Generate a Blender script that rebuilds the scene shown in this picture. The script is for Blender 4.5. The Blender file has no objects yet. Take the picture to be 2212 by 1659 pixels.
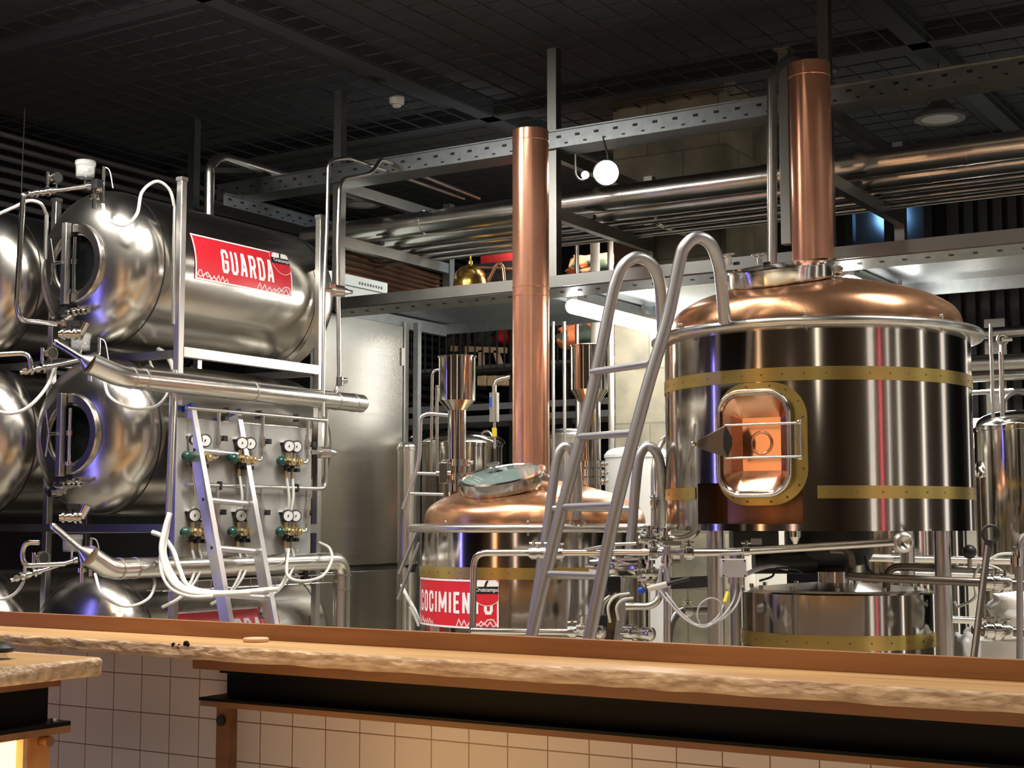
import bpy, bmesh, math, random
from mathutils import Vector, Matrix, noise as mnoise
random.seed(7)
C = bpy.context.scene.collection
V = Vector
pi = math.pi
# ------------------------------------------------------------------ camera
FPX, CX, CY = 3200.0, 1106.0, 829.5
YAW, PITCH = math.radians(32.0), math.radians(5.37)
EYE = V((0, 0, 1.5))
FW = V((-math.sin(YAW), math.cos(YAW), 0)); RT = V((math.cos(YAW), math.sin(YAW), 0)); UP = V((0, 0, 1))
cp, sp = math.cos(PITCH), math.sin(PITCH)
def ray(px, py):
    u = (px - CX) / FPX; v = (CY - py) / FPX
    return FW * (cp - v * sp) + RT * u + UP * (sp + v * cp)
def P(px, py, d):            # a point of the room seen at that pixel, at horizontal depth d
    r = ray(px, py); return EYE + r * (d / r.dot(FW))
def PX(px, py, x):
    r = ray(px, py); return EYE + r * (x / r.x)
def PY(px, py, y):
    r = ray(px, py); return EYE + r * (y / r.y)
def PZ(px, py, z):
    r = ray(px, py); return EYE + r * ((z - EYE.z) / r.z)
cam = bpy.data.cameras.new('camera'); co = bpy.data.objects.new('camera', cam); C.objects.link(co)
co.location = EYE; co.rotation_euler = (pi / 2 + PITCH, 0, YAW)
cam.sensor_width = 36; cam.lens = 36 * FPX / 2212; cam.clip_start = .05; cam.clip_end = 100
sc = bpy.context.scene; sc.camera = co
sc.view_settings.view_transform = 'Standard'; sc.view_settings.look = 'None'
sc.view_settings.gamma = 1; sc.view_settings.use_curve_mapping = False; sc.view_settings.exposure = 0.3
try:
    sc.cycles.use_denoising = True; sc.cycles.max_bounces = 8; sc.cycles.glossy_bounces = 5
    sc.cycles.sample_clamp_indirect = 6.0; sc.cycles.caustics_reflective = False; sc.cycles.caustics_refractive = False
except Exception: pass
# ------------------------------------------------------------------ materials
MATS = {}
def mat(name, col, rough=.5, metal=0.0, noise=None, bump=None, emit=None, trans=0, alpha=1, ior=1.45, spec=.5, aniso=0, rvar=None, coat=0):
    """noise=(scale_xyz, strength, col2) mixes a second colour; bump=(scale_xyz, strength); rvar=(scale_xyz, amount)"""
    m = bpy.data.materials.new(name); m.use_nodes = True
    nt = m.node_tree; b = nt.nodes['Principled BSDF']; L = nt.links.new
    b.inputs['Base Color'].default_value = (*col, 1); b.inputs['Roughness'].default_value = rough; b.inputs['Metallic'].default_value = metal
    b.inputs['IOR'].default_value = ior; b.inputs['Specular IOR Level'].default_value = spec
    b.inputs['Anisotropic'].default_value = aniso; b.inputs['Coat Weight'].default_value = coat
    if trans: b.inputs['Transmission Weight'].default_value = trans
    if alpha < 1: b.inputs['Alpha'].default_value = alpha
    if emit: b.inputs['Emission Color'].default_value = (*emit[0], 1); b.inputs['Emission Strength'].default_value = emit[1]
    tc = nt.nodes.new('ShaderNodeTexCoord')
    def tex(scale, detail=4):
        mp = nt.nodes.new('ShaderNodeMapping'); mp.inputs['Scale'].default_value = scale; L(tc.outputs['Object'], mp.inputs['Vector'])
        n = nt.nodes.new('ShaderNodeTexNoise'); n.inputs['Scale'].default_value = 1; n.inputs['Detail'].default_value = detail; L(mp.outputs[0], n.inputs['Vector']); return n
    if noise:
        n = tex(noise[0]); r = nt.nodes.new('ShaderNodeValToRGB'); r.color_ramp.elements[0].position = .35; r.color_ramp.elements[1].position = .7
        c2 = noise[2]; s = noise[1]
        r.color_ramp.elements[0].color = (*col, 1); r.color_ramp.elements[1].color = (*[a + (q - a) * s for a, q in zip(col, c2)], 1)
        L(n.outputs['Fac'], r.inputs[0]); L(r.outputs[0], b.inputs['Base Color'])
    if bump:
        n = tex(bump[0]); bp = nt.nodes.new('ShaderNodeBump'); bp.inputs['Strength'].default_value = bump[1]; bp.inputs['Distance'].default_value = .01
        L(n.outputs['Fac'], bp.inputs['Height']); L(bp.outputs[0], b.inputs['Normal'])
    if rvar:
        n = tex(rvar[0]); mr = nt.nodes.new('ShaderNodeMapRange'); mr.inputs['To Min'].default_value = max(0, rough - rvar[1]); mr.inputs['To Max'].default_value = rough + rvar[1]
        L(n.outputs['Fac'], mr.inputs[0]); L(mr.outputs[0], b.inputs['Roughness'])
    MATS[name] = m; return m
M = {}
M['kettle'] = mat('kettle_steel', (.50, .465, .42), .115, 1, rvar=((3, 3, .6), .03), bump=((26, 26, .25), .010))
M['tank'] = mat('tank_steel', (.56, .535, .49), .24, 1, noise=((6, 1, 6), .5, (.46, .43, .39)), rvar=((5, 1.5, 5), .07))
M['steel'] = mat('polished_steel', (.66, .645, .61), .16, 1)
M['satin'] = mat('satin_steel', (.60, .585, .55), .30, 1, rvar=((4, 4, 1), .06))
M['tube'] = mat('matt_tube_steel', (.44, .43, .43), .42, 1)
M['jacket'] = mat('pipe_jacket', (.77, .745, .69), .25, 1, rvar=((3, 3, 3), .05))
M['brushed'] = mat('brushed_sheet', (.50, .49, .455), .24, 1, rvar=((.5, .5, 40), .05))
M['galv'] = mat('galvanised_steel', (.32, .34, .345), .36, 1, noise=((18, 18, 18), .6, (.22, .24, .245)))
M['frame'] = mat('frame_steel', (.33, .325, .30), .36, 1, noise=((3, 3, 3), .5, (.25, .245, .23)))
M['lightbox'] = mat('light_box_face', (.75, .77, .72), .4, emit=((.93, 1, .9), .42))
M['ribbed'] = mat('brown_ribbed_metal', (.34, .22, .15), .3, .6)
M['alu'] = mat('ladder_aluminium', (.74, .73, .74), .33, .9)
M['copper'] = mat('copper', (.84, .43, .28), .24, .8, noise=((7, 7, 2.2), .55, (.56, .24, .14)), rvar=((9, 9, 3), .06))
M['copperdome'] = mat('copper_dome', (.62, .33, .18), .26, .92, noise=((3, 3, 3), .4, (.58, .29, .15)), rvar=((12, 12, 2), .05), bump=((60, 60, 6), .02))
M['copperin'] = mat('copper_door', (.86, .50, .32), .22, 1)
M['copperdark'] = mat('shaded_copper', (.40, .19, .10), .36, 1, noise=((9, 9, 2), .6, (.22, .10, .05)))  # darker copper for the notch, its recess shade put into the colour
M['brass'] = mat('brass_band', (.66, .50, .16), .33, 1, noise=((8, 8, 8), .5, (.52, .38, .12)))
M['brasspl'] = mat('brass_fitting', (.70, .55, .30), .3, 1)
M['dark'] = mat('dark_steel', (.05, .05, .05), .45, .6)
M['black'] = mat('black_plastic', (.012, .012, .013), .42)
M['blackpaint'] = mat('black_paint', (.004, .004, .004), .55, spec=.15)
M['manglass'] = mat('sight_glass', (.006, .007, .008), .06, 0, spec=.6)
M['white'] = mat('white_plastic', (.80, .79, .76), .4)
M['hose'] = mat('hose_plastic', (.74, .73, .68), .32, spec=.5)
M['clear'] = mat('clear_plastic', (.62, .62, .60), .08, 0, alpha=.22)
M['glass'] = mat('lid_glass', (.55, .72, .68), .03, 0, trans=.75, ior=1.45)
M['green'] = mat('green_knob', (.012, .062, .045), .22, coat=.4)
M['gun'] = mat('worn_dark_steel', (.17, .15, .13), .38, 1)
M['blue'] = mat('blue_plastic', (.02, .10, .55), .4)
M['yellow'] = mat('yellow_plastic', (.75, .58, .04), .4)
M['orange'] = mat('orange_plastic', (.85, .22, .04), .4)
M['red'] = mat('sign_red', (.62, .022, .035), .38, noise=((5, 5, 5), .3, (.54, .02, .03)))
M['redcloth'] = mat('red_cloth', (.55, .03, .03), .7)
M['letter'] = mat('sign_white', (.84, .82, .82), .4)
M['pink'] = mat('sign_pale', (.80, .55, .55), .4)
M['panel'] = mat('grey_panel', (.47, .46, .43), .42, .25, noise=((2, 2, 2), .4, (.41, .40, .38)))
M['box'] = mat('grey_box', (.50, .48, .50), .45)
M['cream'] = mat('cream_panel', (.78, .75, .66), .5, noise=((2, 2, 2), .3, (.70, .66, .56)))
M['concrete'] = mat('concrete', (.42, .375, .265), .85, noise=((2.6, 2.6, 2.6), 1, (.17, .158, .13)), bump=((9, 9, 9), .5))
M['ceil'] = mat('ceiling_black', (.050, .058, .068), .8)
M['wire'] = mat('ceiling_wire', (.040, .040, .040), .7, 0)
M['slat'] = mat('wall_slat', (.42, .42, .42), .34, .9)
M['wallk'] = mat('dark_wall', (.012, .012, .014), .8)
M['hall'] = mat('hall_wall', (.25, .21, .18), .7)
M['floor'] = mat('floor_beige', (.56, .51, .42), .5)
M['wood'] = mat('oak_top', (.60, .385, .175), .38, noise=((1.2, 14, 14), .75, (.40, .21, .085)), bump=((2, 30, 30), .06))
M['bark'] = mat('oak_live_edge', (.66, .50, .345), .6, noise=((11, 34, 48), .85, (.30, .18, .10)), bump=((22, 70, 90), 1.0))
M['rail'] = mat('brown_board', (.33, .155, .062), .5, noise=((1.5, 10, 18), .8, (.19, .075, .027)))
M['beamwood'] = mat('brown_wood', (.25, .115, .048), .55, noise=((2, 12, 12), .8, (.16, .065, .025)))
M['lampon'] = mat('tube_lamp', (1, 1, 1), .3, emit=((1.0, .97, .90), 80))
M['lampon2'] = mat('tube_lamp_rear', (1, 1, 1), .3, emit=((1.0, .97, .90), 34))
M['fascia'] = mat('fascia_steel', (.24, .24, .225), .34, 1)
M['bulb'] = mat('flood_lens', (1, 1, 1), .3, emit=((1.0, .95, .88), 28))
M['lampoff'] = mat('lamp_lens', (.55, .55, .53), .35)
M['lampring'] = mat('lamp_ring', (.16, .17, .17), .5)
M['amber'] = mat('amber_glow', (1, .6, .2), .5, emit=((1.0, .56, .18), 3.6))
M['screen'] = mat('blue_screen', (.1, .3, .6), .3, emit=((.25, .75, 1.0), 1.6))
M['dustglass'] = mat('dusk_glass', (.10, .16, .25), .35, trans=.6)
M['farlamp'] = mat('far_lamp', (1, 1, 1), .3, emit=((1, .97, .92), 5))
M['timber'] = mat('pale_timber', (.62, .43, .27), .6, noise=((3, 12, 12), .6, (.48, .30, .17)))
M['camo'] = mat('camouflage_print', (.75, .20, .07), .7, noise=((7, 7, 7), 1, (.05, .07, .045)))
M['camob'] = mat('dark_cloth', (.035, .038, .032), .8, noise=((9, 9, 9), .8, (.09, .085, .06)))
M['gold'] = mat('gold_bell', (.62, .40, .10), .25, 1)
def tilemat():
    m = bpy.data.materials.new('white_tile'); m.use_nodes = True; nt = m.node_tree; b = nt.nodes['Principled BSDF']; L = nt.links.new
    tc = nt.nodes.new('ShaderNodeTexCoord'); sx = nt.nodes.new('ShaderNodeSeparateXYZ'); cb = nt.nodes.new('ShaderNodeCombineXYZ')
    L(tc.outputs['Object'], sx.inputs[0]); mo = nt.nodes.new('ShaderNodeVectorMath'); mo.operation = 'SUBTRACT'; mo.inputs[1].default_value = (PY(562, 1600, 4.115).x + 3.1, .783, 0)
    L(sx.outputs['X'], cb.inputs['X']); L(sx.outputs['Z'], cb.inputs['Y']); L(cb.outputs[0], mo.inputs[0]); cb = mo
    br = nt.nodes.new('ShaderNodeTexBrick'); br.offset = 0; br.squash = 1
    br.inputs['Scale'].default_value = 1; br.inputs['Brick Width'].default_value = .150; br.inputs['Row Height'].default_value = .142
    br.inputs['Mortar Size'].default_value = .0022; br.inputs['Mortar Smooth'].default_value = .2; br.inputs['Bias'].default_value = 0
    br.inputs['Color1'].default_value = (.62, .56, .56, 1); br.inputs['Color2'].default_value = (.575, .515, .515, 1); br.inputs['Mortar'].default_value = (.16, .09, .06, 1)
    L(cb.outputs[0], br.inputs['Vector']); L(br.outputs['Color'], b.inputs['Base Color']); b.inputs['Roughness'].default_value = .3
    bp = nt.nodes.new('ShaderNodeBump'); bp.invert = True; bp.inputs['Strength'].default_value = .3; bp.inputs['Distance'].default_value = .003
    L(br.outputs['Fac'], bp.inputs['Height']); L(bp.outputs[0], b.inputs['Normal']); return m
M['tile'] = tilemat()
def blocks():
    m = M['concrete']; nt = m.node_tree; L = nt.links.new; b = nt.nodes['Principled BSDF']
    tc = nt.nodes.new('ShaderNodeTexCoord'); sx = nt.nodes.new('ShaderNodeSeparateXYZ'); cb = nt.nodes.new('ShaderNodeCombineXYZ'); ad = nt.nodes.new('ShaderNodeMath')
    L(tc.outputs['Object'], sx.inputs[0]); L(sx.outputs['X'], ad.inputs[0]); L(sx.outputs['Y'], ad.inputs[1]); L(ad.outputs[0], cb.inputs['X']); L(sx.outputs['Z'], cb.inputs['Y'])
    br = nt.nodes.new('ShaderNodeTexBrick'); br.inputs['Scale'].default_value = 1; br.inputs['Brick Width'].default_value = .52; br.inputs['Row Height'].default_value = .36
    br.inputs['Mortar Size'].default_value = .006; br.inputs['Color1'].default_value = (1, 1, 1, 1); br.inputs['Color2'].default_value = (.72, .72, .72, 1); br.inputs['Mortar'].default_value = (.55, .55, .55, 1)
    mx = nt.nodes.new('ShaderNodeMix'); mx.data_type = 'RGBA'; mx.blend_type = 'MULTIPLY'; mx.inputs[0].default_value = 1
    src = b.inputs['Base Color'].links[0].from_socket; L(cb.outputs[0], br.inputs['Vector']); L(src, mx.inputs[6]); L(br.outputs['Color'], mx.inputs[7]); L(mx.outputs[2], b.inputs['Base Color'])
blocks()
# ------------------------------------------------------------------ mesh builder
def perp(n):
    a = V((0, 0, 1)) if abs(n.z) < .9 else V((1, 0, 0))
    u = n.cross(a).normalized(); return u, n.cross(u).normalized()
def fillet(pts, rr, k=5):
    pts = [V(p) for p in pts]
    if rr <= 0 or len(pts) < 3: return pts
    out = [pts[0]]
    for i in range(1, len(pts) - 1):
        a, b, c = pts[i - 1], pts[i], pts[i + 1]
        la, lc = (a - b).length, (c - b).length
        if la < 1e-6 or lc < 1e-6: continue
        q = min(rr, la * .49, lc * .49); p0 = b + (a - b) * (q / la); p1 = b + (c - b) * (q / lc)
        for j in range(k + 1):
            t = j / k; out.append(p0 * (1 - t) ** 2 + b * (2 * t * (1 - t)) + p1 * t * t)
    out.append(pts[-1]); return out
def spline(pts, k=8):
    p = [V(q) for q in pts]; p = [p[0] * 2 - p[1]] + p + [p[-1] * 2 - p[-2]]; out = []
    for i in range(1, len(p) - 2):
        for j in range(k):
            t = j / k; a, b, c, d = p[i - 1], p[i], p[i + 1], p[i + 2]
            out.append(.5 * ((2 * b) + (c - a) * t + (2 * a - 5 * b + 4 * c - d) * t * t + (3 * b - a - 3 * c + d) * t ** 3))
    out.append(p[-2]); return out
class MB:
    def __init__(s): s.v = []; s.f = []
    def add(s, vs, fs):
        o = len(s.v); s.v += [V(q) for q in vs]; s.f += [tuple(i + o for i in f) for f in fs]; return s
    def box(s, lo, hi):
        x0, y0, z0 = lo; x1, y1, z1 = hi
        return s.add([(x0, y0, z0), (x1, y0, z0), (x1, y1, z0), (x0, y1, z0), (x0, y0, z1), (x1, y0, z1), (x1, y1, z1), (x0, y1, z1)],
                     [(0, 3, 2, 1), (4, 5, 6, 7), (0, 1, 5, 4), (1, 2, 6, 5), (2, 3, 7, 6), (3, 0, 4, 7)])
    def obox(s, c, ux, uy, uz):      # oriented box: centre and three half vectors
        c, ux, uy, uz = V(c), V(ux), V(uy), V(uz); q = []
        for k in (-1, 1):
            for a, b in ((-1, -1), (1, -1), (1, 1), (-1, 1)): q.append(c + ux * a + uy * b + uz * k)
        return s.add(q, [(0, 3, 2, 1), (4, 5, 6, 7), (0, 1, 5, 4), (1, 2, 6, 5), (2, 3, 7, 6), (3, 0, 4, 7)])
    def bar(s, a, b, w, h, up=(0, 0, 1)):   # rectangular bar from a to b
        a, b = V(a), V(b); d = (b - a); n = d.normalized(); sd = n.cross(V(up))
        if sd.length < 1e-4: sd = n.cross(V((1, 0, 0)))
        sd.normalize(); u2 = sd.cross(n)
        return s.obox((a + b) / 2, sd * (w / 2), d / 2, u2 * (h / 2))
    def lathe(s, O, n, prof, seg=48, a0=0, a1=2 * pi, ref=None, cap=False):
        O, n = V(O), V(n).normalized(); u, w = perp(n)
        if ref is not None: u = (V(ref) - n * V(ref).dot(n)).normalized(); w = n.cross(u)
        full = abs(a1 - a0 - 2 * pi) < 1e-6; m = seg if full else seg + 1; vs = []; fs = []
        for r, h in prof:
            for i in range(m):
                a = a0 + (a1 - a0) * i / seg; vs.append(O + n * h + (u * math.cos(a) + w * math.sin(a)) * r)
        for k in range(len(prof) - 1):
            for i in range(seg):
                j = (i + 1) % m; fs.append((k * m + i, k * m + j, (k + 1) * m + j, (k + 1) * m + i))
        if cap:
            fs.append(tuple(range(m))[::-1]); fs.append(tuple((len(prof) - 1) * m + i for i in range(m)))
        return s.add(vs, fs)
    def cyl(s, a, b, r, r2=None, seg=20):
        a, b = V(a), V(b); return s.lathe(a, b - a, [(r, 0), (r if r2 is None else r2, (b - a).length)], seg, cap=True)
    def torus(s, c, n, R, r, seg=64, k=12, a0=0, a1=2 * pi, ref=None):
        return s.lathe(c, n, [(R + r * math.cos(2 * pi * j / k), r * math.sin(2 * pi * j / k)) for j in range(k + 1)], seg, a0, a1, ref)
    def sphere(s, c, r, seg=20, k=10):
        return s.lathe(c, (0, 0, 1), [(max(1e-4, r * math.sin(pi * j / k)), -r * math.cos(pi * j / k)) for j in range(k + 1)], seg)
    def tube(s, pts, r, rr=0.0, seg=12, closed=False, cap=True):
        pts = fillet(pts, rr) if rr else [V(p) for p in pts]
        q = [pts[0]]
        for p in pts[1:]:
            if (p - q[-1]).length > 1e-5: q.append(p)
        pts = q; n = len(pts); vs = []; fs = []; u = None
        for i in range(n):
            if closed: t = pts[(i + 1) % n] - pts[i - 1]
            else: t = pts[min(i + 1, n - 1)] - pts[max(i - 1, 0)]
            t.normalize()
            if u is None: u, _ = perp(t)
            u = (u - t * u.dot(t)).normalized(); w = t.cross(u)
            for j in range(seg):
                a = 2 * pi * j / seg; vs.append(pts[i] + (u * math.cos(a) + w * math.sin(a)) * r)
        for i in range(n if closed else n - 1):
            for j in range(seg):
                a = i * seg + j; b = i * seg + (j + 1) % seg; i2 = (i + 1) % n
                fs.append((a, b, i2 * seg + (j + 1) % seg, i2 * seg + j))
        if cap and not closed:
            fs.append(tuple(range(seg))[::-1]); fs.append(tuple((n - 1) * seg + j for j in range(seg)))
        return s.add(vs, fs)
    def prism(s, poly, ext):         # polygon of points, extruded along ext
        poly = [V(p) for p in poly]; e = V(ext); n = len(poly)
        return s.add(poly + [p + e for p in poly], [tuple(range(n))[::-1], tuple(range(n, 2 * n))] + [(i, (i + 1) % n, n + (i + 1) % n, n + i) for i in range(n)])
    def grid(s, nx, ny, f, skip=None):
        vs = [f(i / nx, j / ny) for j in range(ny + 1) for i in range(nx + 1)]; fs = []
        for j in range(ny):
            for i in range(nx):
                if skip and skip((i + .5) / nx, (j + .5) / ny): continue
                a = j * (nx + 1) + i; fs.append((a, a + 1, a + nx + 2, a + nx + 1))
        return s.add(vs, fs)
WL = {}
def wloc(o): return WL.get(o.name, V((0, 0, 0)))
def build(mb, name, m, parent=None, angle=38, label=None, bevel=0, origin=None):
    me = bpy.data.meshes.new(name)
    off = wloc(parent) if parent is not None else (V(origin) if origin is not None else None)
    if off is None:
        lo = [min(v[k] for v in mb.v) for k in range(3)]; hi = [max(v[k] for v in mb.v) for k in range(3)]
        off = V(((lo[0] + hi[0]) / 2, (lo[1] + hi[1]) / 2, lo[2]))
    me.from_pydata([tuple(v - off) for v in mb.v], [], mb.f); me.validate(); 
    bm = bmesh.new(); bm.from_mesh(me); bmesh.ops.recalc_face_normals(bm, faces=bm.faces); bm.to_mesh(me); bm.free()
    me.polygons.foreach_set('use_smooth', [True] * len(me.polygons)); me.set_sharp_from_angle(angle=math.radians(angle))
    me.materials.append(M[m] if isinstance(m, str) else m)
    o = bpy.data.objects.new(name, me); C.objects.link(o)
    if parent is not None: o.parent = parent
    else: o.location = off
    WL[o.name] = V(off)
    if bevel:
        md = o.modifiers.new('edge', 'BEVEL'); md.width = bevel; md.segments = 2; md.limit_method = 'ANGLE'
    if label: o['label'] = label
    return o
def tag(o, label=None, cat=None, group=None, kind=None):
    if label: o['label'] = label
    if cat: o['category'] = cat
    if group: o['group'] = group
    if kind: o['kind'] = kind
    return o
def thing(name, label, cat, loc, group=None):
    o = bpy.data.objects.new(name, None); C.objects.link(o); o.location = loc; o.empty_display_size = .05
    WL[o.name] = V(loc); return tag(o, label, cat, group)
def struct(mb, name, m, **k):
    return tag(build(mb, name, m, **k), kind='structure')
def dup(root, delta, label=None, name=None):
    r = root.copy(); C.objects.link(r); r.location = root.location + V(delta); WL[r.name] = wloc(root) + V(delta)
    if label: r['label'] = label
    for ch in list(root.children):
        c = ch.copy(); C.objects.link(c); c.parent = r; WL[c.name] = WL[r.name]
        for g in list(ch.children):
            d = g.copy(); C.objects.link(d); d.parent = c; WL[d.name] = WL[r.name]
    return r
# ------------------------------------------------------------------ lettering on curved faces
def text_tris(body, offset=.0, spacing=1.0):
    cu = bpy.data.curves.new('lettering', 'FONT'); cu.body = body; cu.size = 1; cu.offset = offset; cu.space_character = spacing
    cu.resolution_u = 4; o = bpy.data.objects.new('lettering', cu); C.objects.link(o)
    dg = bpy.context.evaluated_depsgraph_get(); dg.update()
    me = bpy.data.meshes.new_from_object(o.evaluated_get(dg)); bpy.data.objects.remove(o); bpy.data.curves.remove(cu)
    return me
def put_text(mb, body, f, s0, s1, t0, t1, off, offset=.0, spacing=1.0, maxlen=.025):
    me = text_tris(body, offset, spacing)
    xs = [v.co.x for v in me.vertices]; ys = [v.co.y for v in me.vertices]
    x0, x1, y0, y1 = min(xs), max(xs), min(ys), max(ys)
    bm = bmesh.new(); bm.from_mesh(me); bpy.data.meshes.remove(me)
    for v in bm.verts: v.co = V((s0 + (v.co.x - x0) / (x1 - x0) * (s1 - s0), t0 + (v.co.y - y0) / (y1 - y0) * (t1 - t0), 0))
    bmesh.ops.triangulate(bm, faces=bm.faces)
    for _ in range(5):
        e = [e for e in bm.edges if e.calc_length() > maxlen]
        if not e: break
        bmesh.ops.subdivide_edges(bm, edges=e, cuts=1); bmesh.ops.triangulate(bm, faces=bm.faces)
    bm.verts.ensure_lookup_table()
    mb.add([f(v.co.x, v.co.y, off) for v in bm.verts], [tuple(v.index for v in q.verts) for q in bm.faces]); bm.free()
def stroke(mb, f, pts, w, off, step=.02):
    for (a, b) in zip(pts[:-1], pts[1:]):
        a, b = V((a[0], a[1], 0)), V((b[0], b[1], 0)); d = b - a
        if d.length < 1e-6: continue
        n = V((-d.y, d.x, 0)).normalized() * (w / 2); k = max(1, int(d.length / step)); e = d.normalized() * (w * .34); a = a - e; b = b + e
        mb.grid(k, 1, lambda i, j: f(*((a + (b - a) * i + n * (2 * j - 1)).xy), off))
GL = {'C': [[(1, .70), (1, .87), (.8, 1), (.2, 1), (0, .87), (0, .13), (.2, 0), (.8, 0), (1, .13), (1, .30)]], 'O': [[(.5, 0), (.2, 0), (0, .13), (0, .87), (.2, 1), (.8, 1), (1, .87), (1, .13), (.8, 0), (.5, 0)]],
      'G': [[(1, .70), (1, .87), (.8, 1), (.2, 1), (0, .87), (0, .13), (.2, 0), (.8, 0), (1, .13), (1, .46), (.55, .46)]], 'U': [[(0, 1), (0, .13), (.2, 0), (.8, 0), (1, .13), (1, 1)]], 'A': [[(0, 0), (.38, 1), (.62, 1), (1, 0)], [(.14, .25), (.86, .25)]],
      'R': [[(0, 0), (0, 1), (.8, 1), (1, .87), (1, .60), (.8, .46), (0, .46)], [(.55, .46), (1, 0)]], 'D': [[(0, .5), (0, 1), (.75, 1), (1, .85), (1, .15), (.75, 0), (0, 0), (0, .5)]], 'I': [[(.5, 0), (.5, 1)]],
      'M': [[(0, 0), (0, 1), (.5, .22), (1, 1), (1, 0)]], 'E': [[(1, 1), (0, 1), (0, 0), (1, 0)], [(0, .52), (.8, .52)]], 'N': [[(0, 0), (0, 1), (1, 0), (1, 1)]], 'T': [[(0, 1), (1, 1)], [(.5, 1), (.5, 0)]]}
def block_word(mb, word, f, s0, s1, t0, t1, off, gap=.34, sw=.34):
    ws = [{'I': .36, 'M': 1.4, 'E': .9}.get(c, 1.0) for c in word]; k = (s1 - s0) / (sum(ws) + gap * (len(word) - 1)); x = s0; w = k * sw
    for c, q in zip(word, ws):
        a, b, lo, hi = x + w / 2, x + q * k - w / 2, t0 + w * .5, t1 - w * .5
        if c == 'I': a = b = x + q * k / 2
        for pl in GL[c]: stroke(mb, f, [(a + (b - a) * p[0], lo + (hi - lo) * p[1]) for p in pl], w, off)
        x += (q + gap) * k
def poly_fill(mb, f, c, r, off, a0=0, a1=2 * pi, seg=28, sy=1.0):
    mb.grid(seg, 5, lambda i, j: f(c[0] + r * (.001 + j) * math.cos(a0 + (a1 - a0) * i), c[1] + r * sy * (.001 + j) * math.sin(a0 + (a1 - a0) * i), off))
def sign(parent, f, W, H, word, ws, we, tb, tt, offset):
    b = MB(); b.grid(24, 10, lambda i, j: f(W * i, H * j, .003)); bn = build(b, 'banner', 'red', parent, label='red banner with the word ' + word)
    e = MB()
    m_ = .006
    stroke(e, f, [(m_, m_), (W - m_, m_), (W - m_, H - m_), (m_, H - m_), (m_, m_)], .009, .0042); build(e, 'border', 'letter', bn)
    l = MB(); block_word(l, word, f, ws, we, tb, tt, .0045); build(l, 'lettering', 'letter', bn)
    z = MB(); h = H * .17
    def sky(x0, x1, seq):
        nonlocal z
        pts = [(x0 + (x1 - x0) * i / (len(seq) - 1), .008 + h * q) for i, q in enumerate(seq)]
        stroke(z, f, pts, .007, .0044)
    sky(.012, W * .33, [.1, .95, 1, .2, .8, .3, .55, .1, .6, .1, .75, .1, .75, .1, .5, 0])
    sky(.012, W * .22, [.6, .2, .5, .9, .15, .45, .1])
    build(z, 'skyline_drawing', 'pink', bn); z = MB()
    sky(W * .62, W - .012, [.05, .9, .1, .8, .05, .6, .1, .5, .3, .75, .4, .9, 1, .95, .3])
    sky(W * .8, W - .012, [.05, .4, .15, .55, .2, .7, .1, .45])
    build(z, 'skyline_drawing', 'pink', bn)
    f0 = f; f = lambda s, q, off: f0(min(s, W - .003), min(q, H - .003), off)
    R = H * .36; c = (W - R * .74, H - R * .46)
    d = MB(); poly_fill(d, f, c, R, .0046); bd = build(d, 'badge', 'red', bn)
    q = MB(); stroke(q, f, [(c[0] + R * math.cos(a), c[1] + R * math.sin(a)) for a in [pi * .86 + pi * 1.06 * i / 40 for i in range(41)]], .004, .005)
    build(q, 'badge_outline', 'pink', bn)
    k = MB(); poly_fill(k, f, (c[0], c[1] + R * .02), R * .84, .0052, 0, pi, sy=.62); build(k, 'badge_dome', 'letter', bn)
    k = MB(); stroke(k, f, [(c[0] - R * .86, c[1] - R * .14), (c[0] + R * .86, c[1] - R * .10)], R * .40, .0056)
    stroke(k, f, [(c[0] - R * .1, c[1] + R * .05), (c[0] + R * .05, c[1] + R * .5)], R * .14, .0056); build(k, 'badge_strip', 'black', bn)
    k = MB(); put_text(k, 'Cruzcampo', f, c[0] - R * .74, c[0] + R * .74, c[1] - R * .27, c[1] + R * .03, .006, .01, 1.0); build(k, 'badge_lettering', 'letter', bn)
    return bn
for _n in M['camo'].node_tree.nodes:
    if _n.type == 'VALTORGB': _n.color_ramp.elements[0].position = .46; _n.color_ramp.elements[1].position = .54
# ================================================================== ROOM
b = MB(); b.box((-9, -6, -.1), (6.2, 13.6, 0)); struct(b, 'floor', 'floor')
b = MB(); b.box((-9, -6, 4.42), (6.2, 13.6, 4.5)); struct(b, 'ceiling', 'ceil')
b = MB(); b.box((-9, 13.4, 0), (6.2, 13.6, 4.42)); struct(b, 'wall_back', 'wallk')
b = MB(); b.box((-8.9, -6, 0), (-8.62, 13.4, 4.42)); struct(b, 'wall_left', 'wallk')
b = MB(); b.box((6, -6, 0), (6.2, 13.4, 4.42)); struct(b, 'wall_right', 'hall')
b = MB(); b.box((-8.62, -6, 0), (6, -5.8, 4.42)); struct(b, 'wall_front', 'hall')
b = MB()                                     # the black steel mesh hung under the ceiling slab
bays = [(-8.5, -5.62), (-5.38, -2.6), (-2.36, .4), (.64, 3.2)]
rows = [(2.6, 5.55), (5.8, 8.4), (8.65, 11.2)]
for x0, x1 in bays:
    for y0, y1 in rows:
        n = int((x1 - x0) / .185)
        for i in range(n + 1):
            x = x0 + (x1 - x0) * i / n; b.box((x - .004, y0, 4.292), (x + .004, y1, 4.300))
        n = int((y1 - y0) / .185)
        for i in range(n + 1):
            y = y0 + (y1 - y0) * i / n; b.box((x0, y - .004, 4.300), (x1, y + .004, 4.308))
struct(b, 'trim_1', 'wire', label='black wire mesh panels under the ceiling')
b = MB()                                     # dark beams between the mesh bays
for x in (-5.5, -2.48, .52): b.box((x - .06, 2.4, 4.31), (x + .06, 11.4, 4.42))
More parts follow.
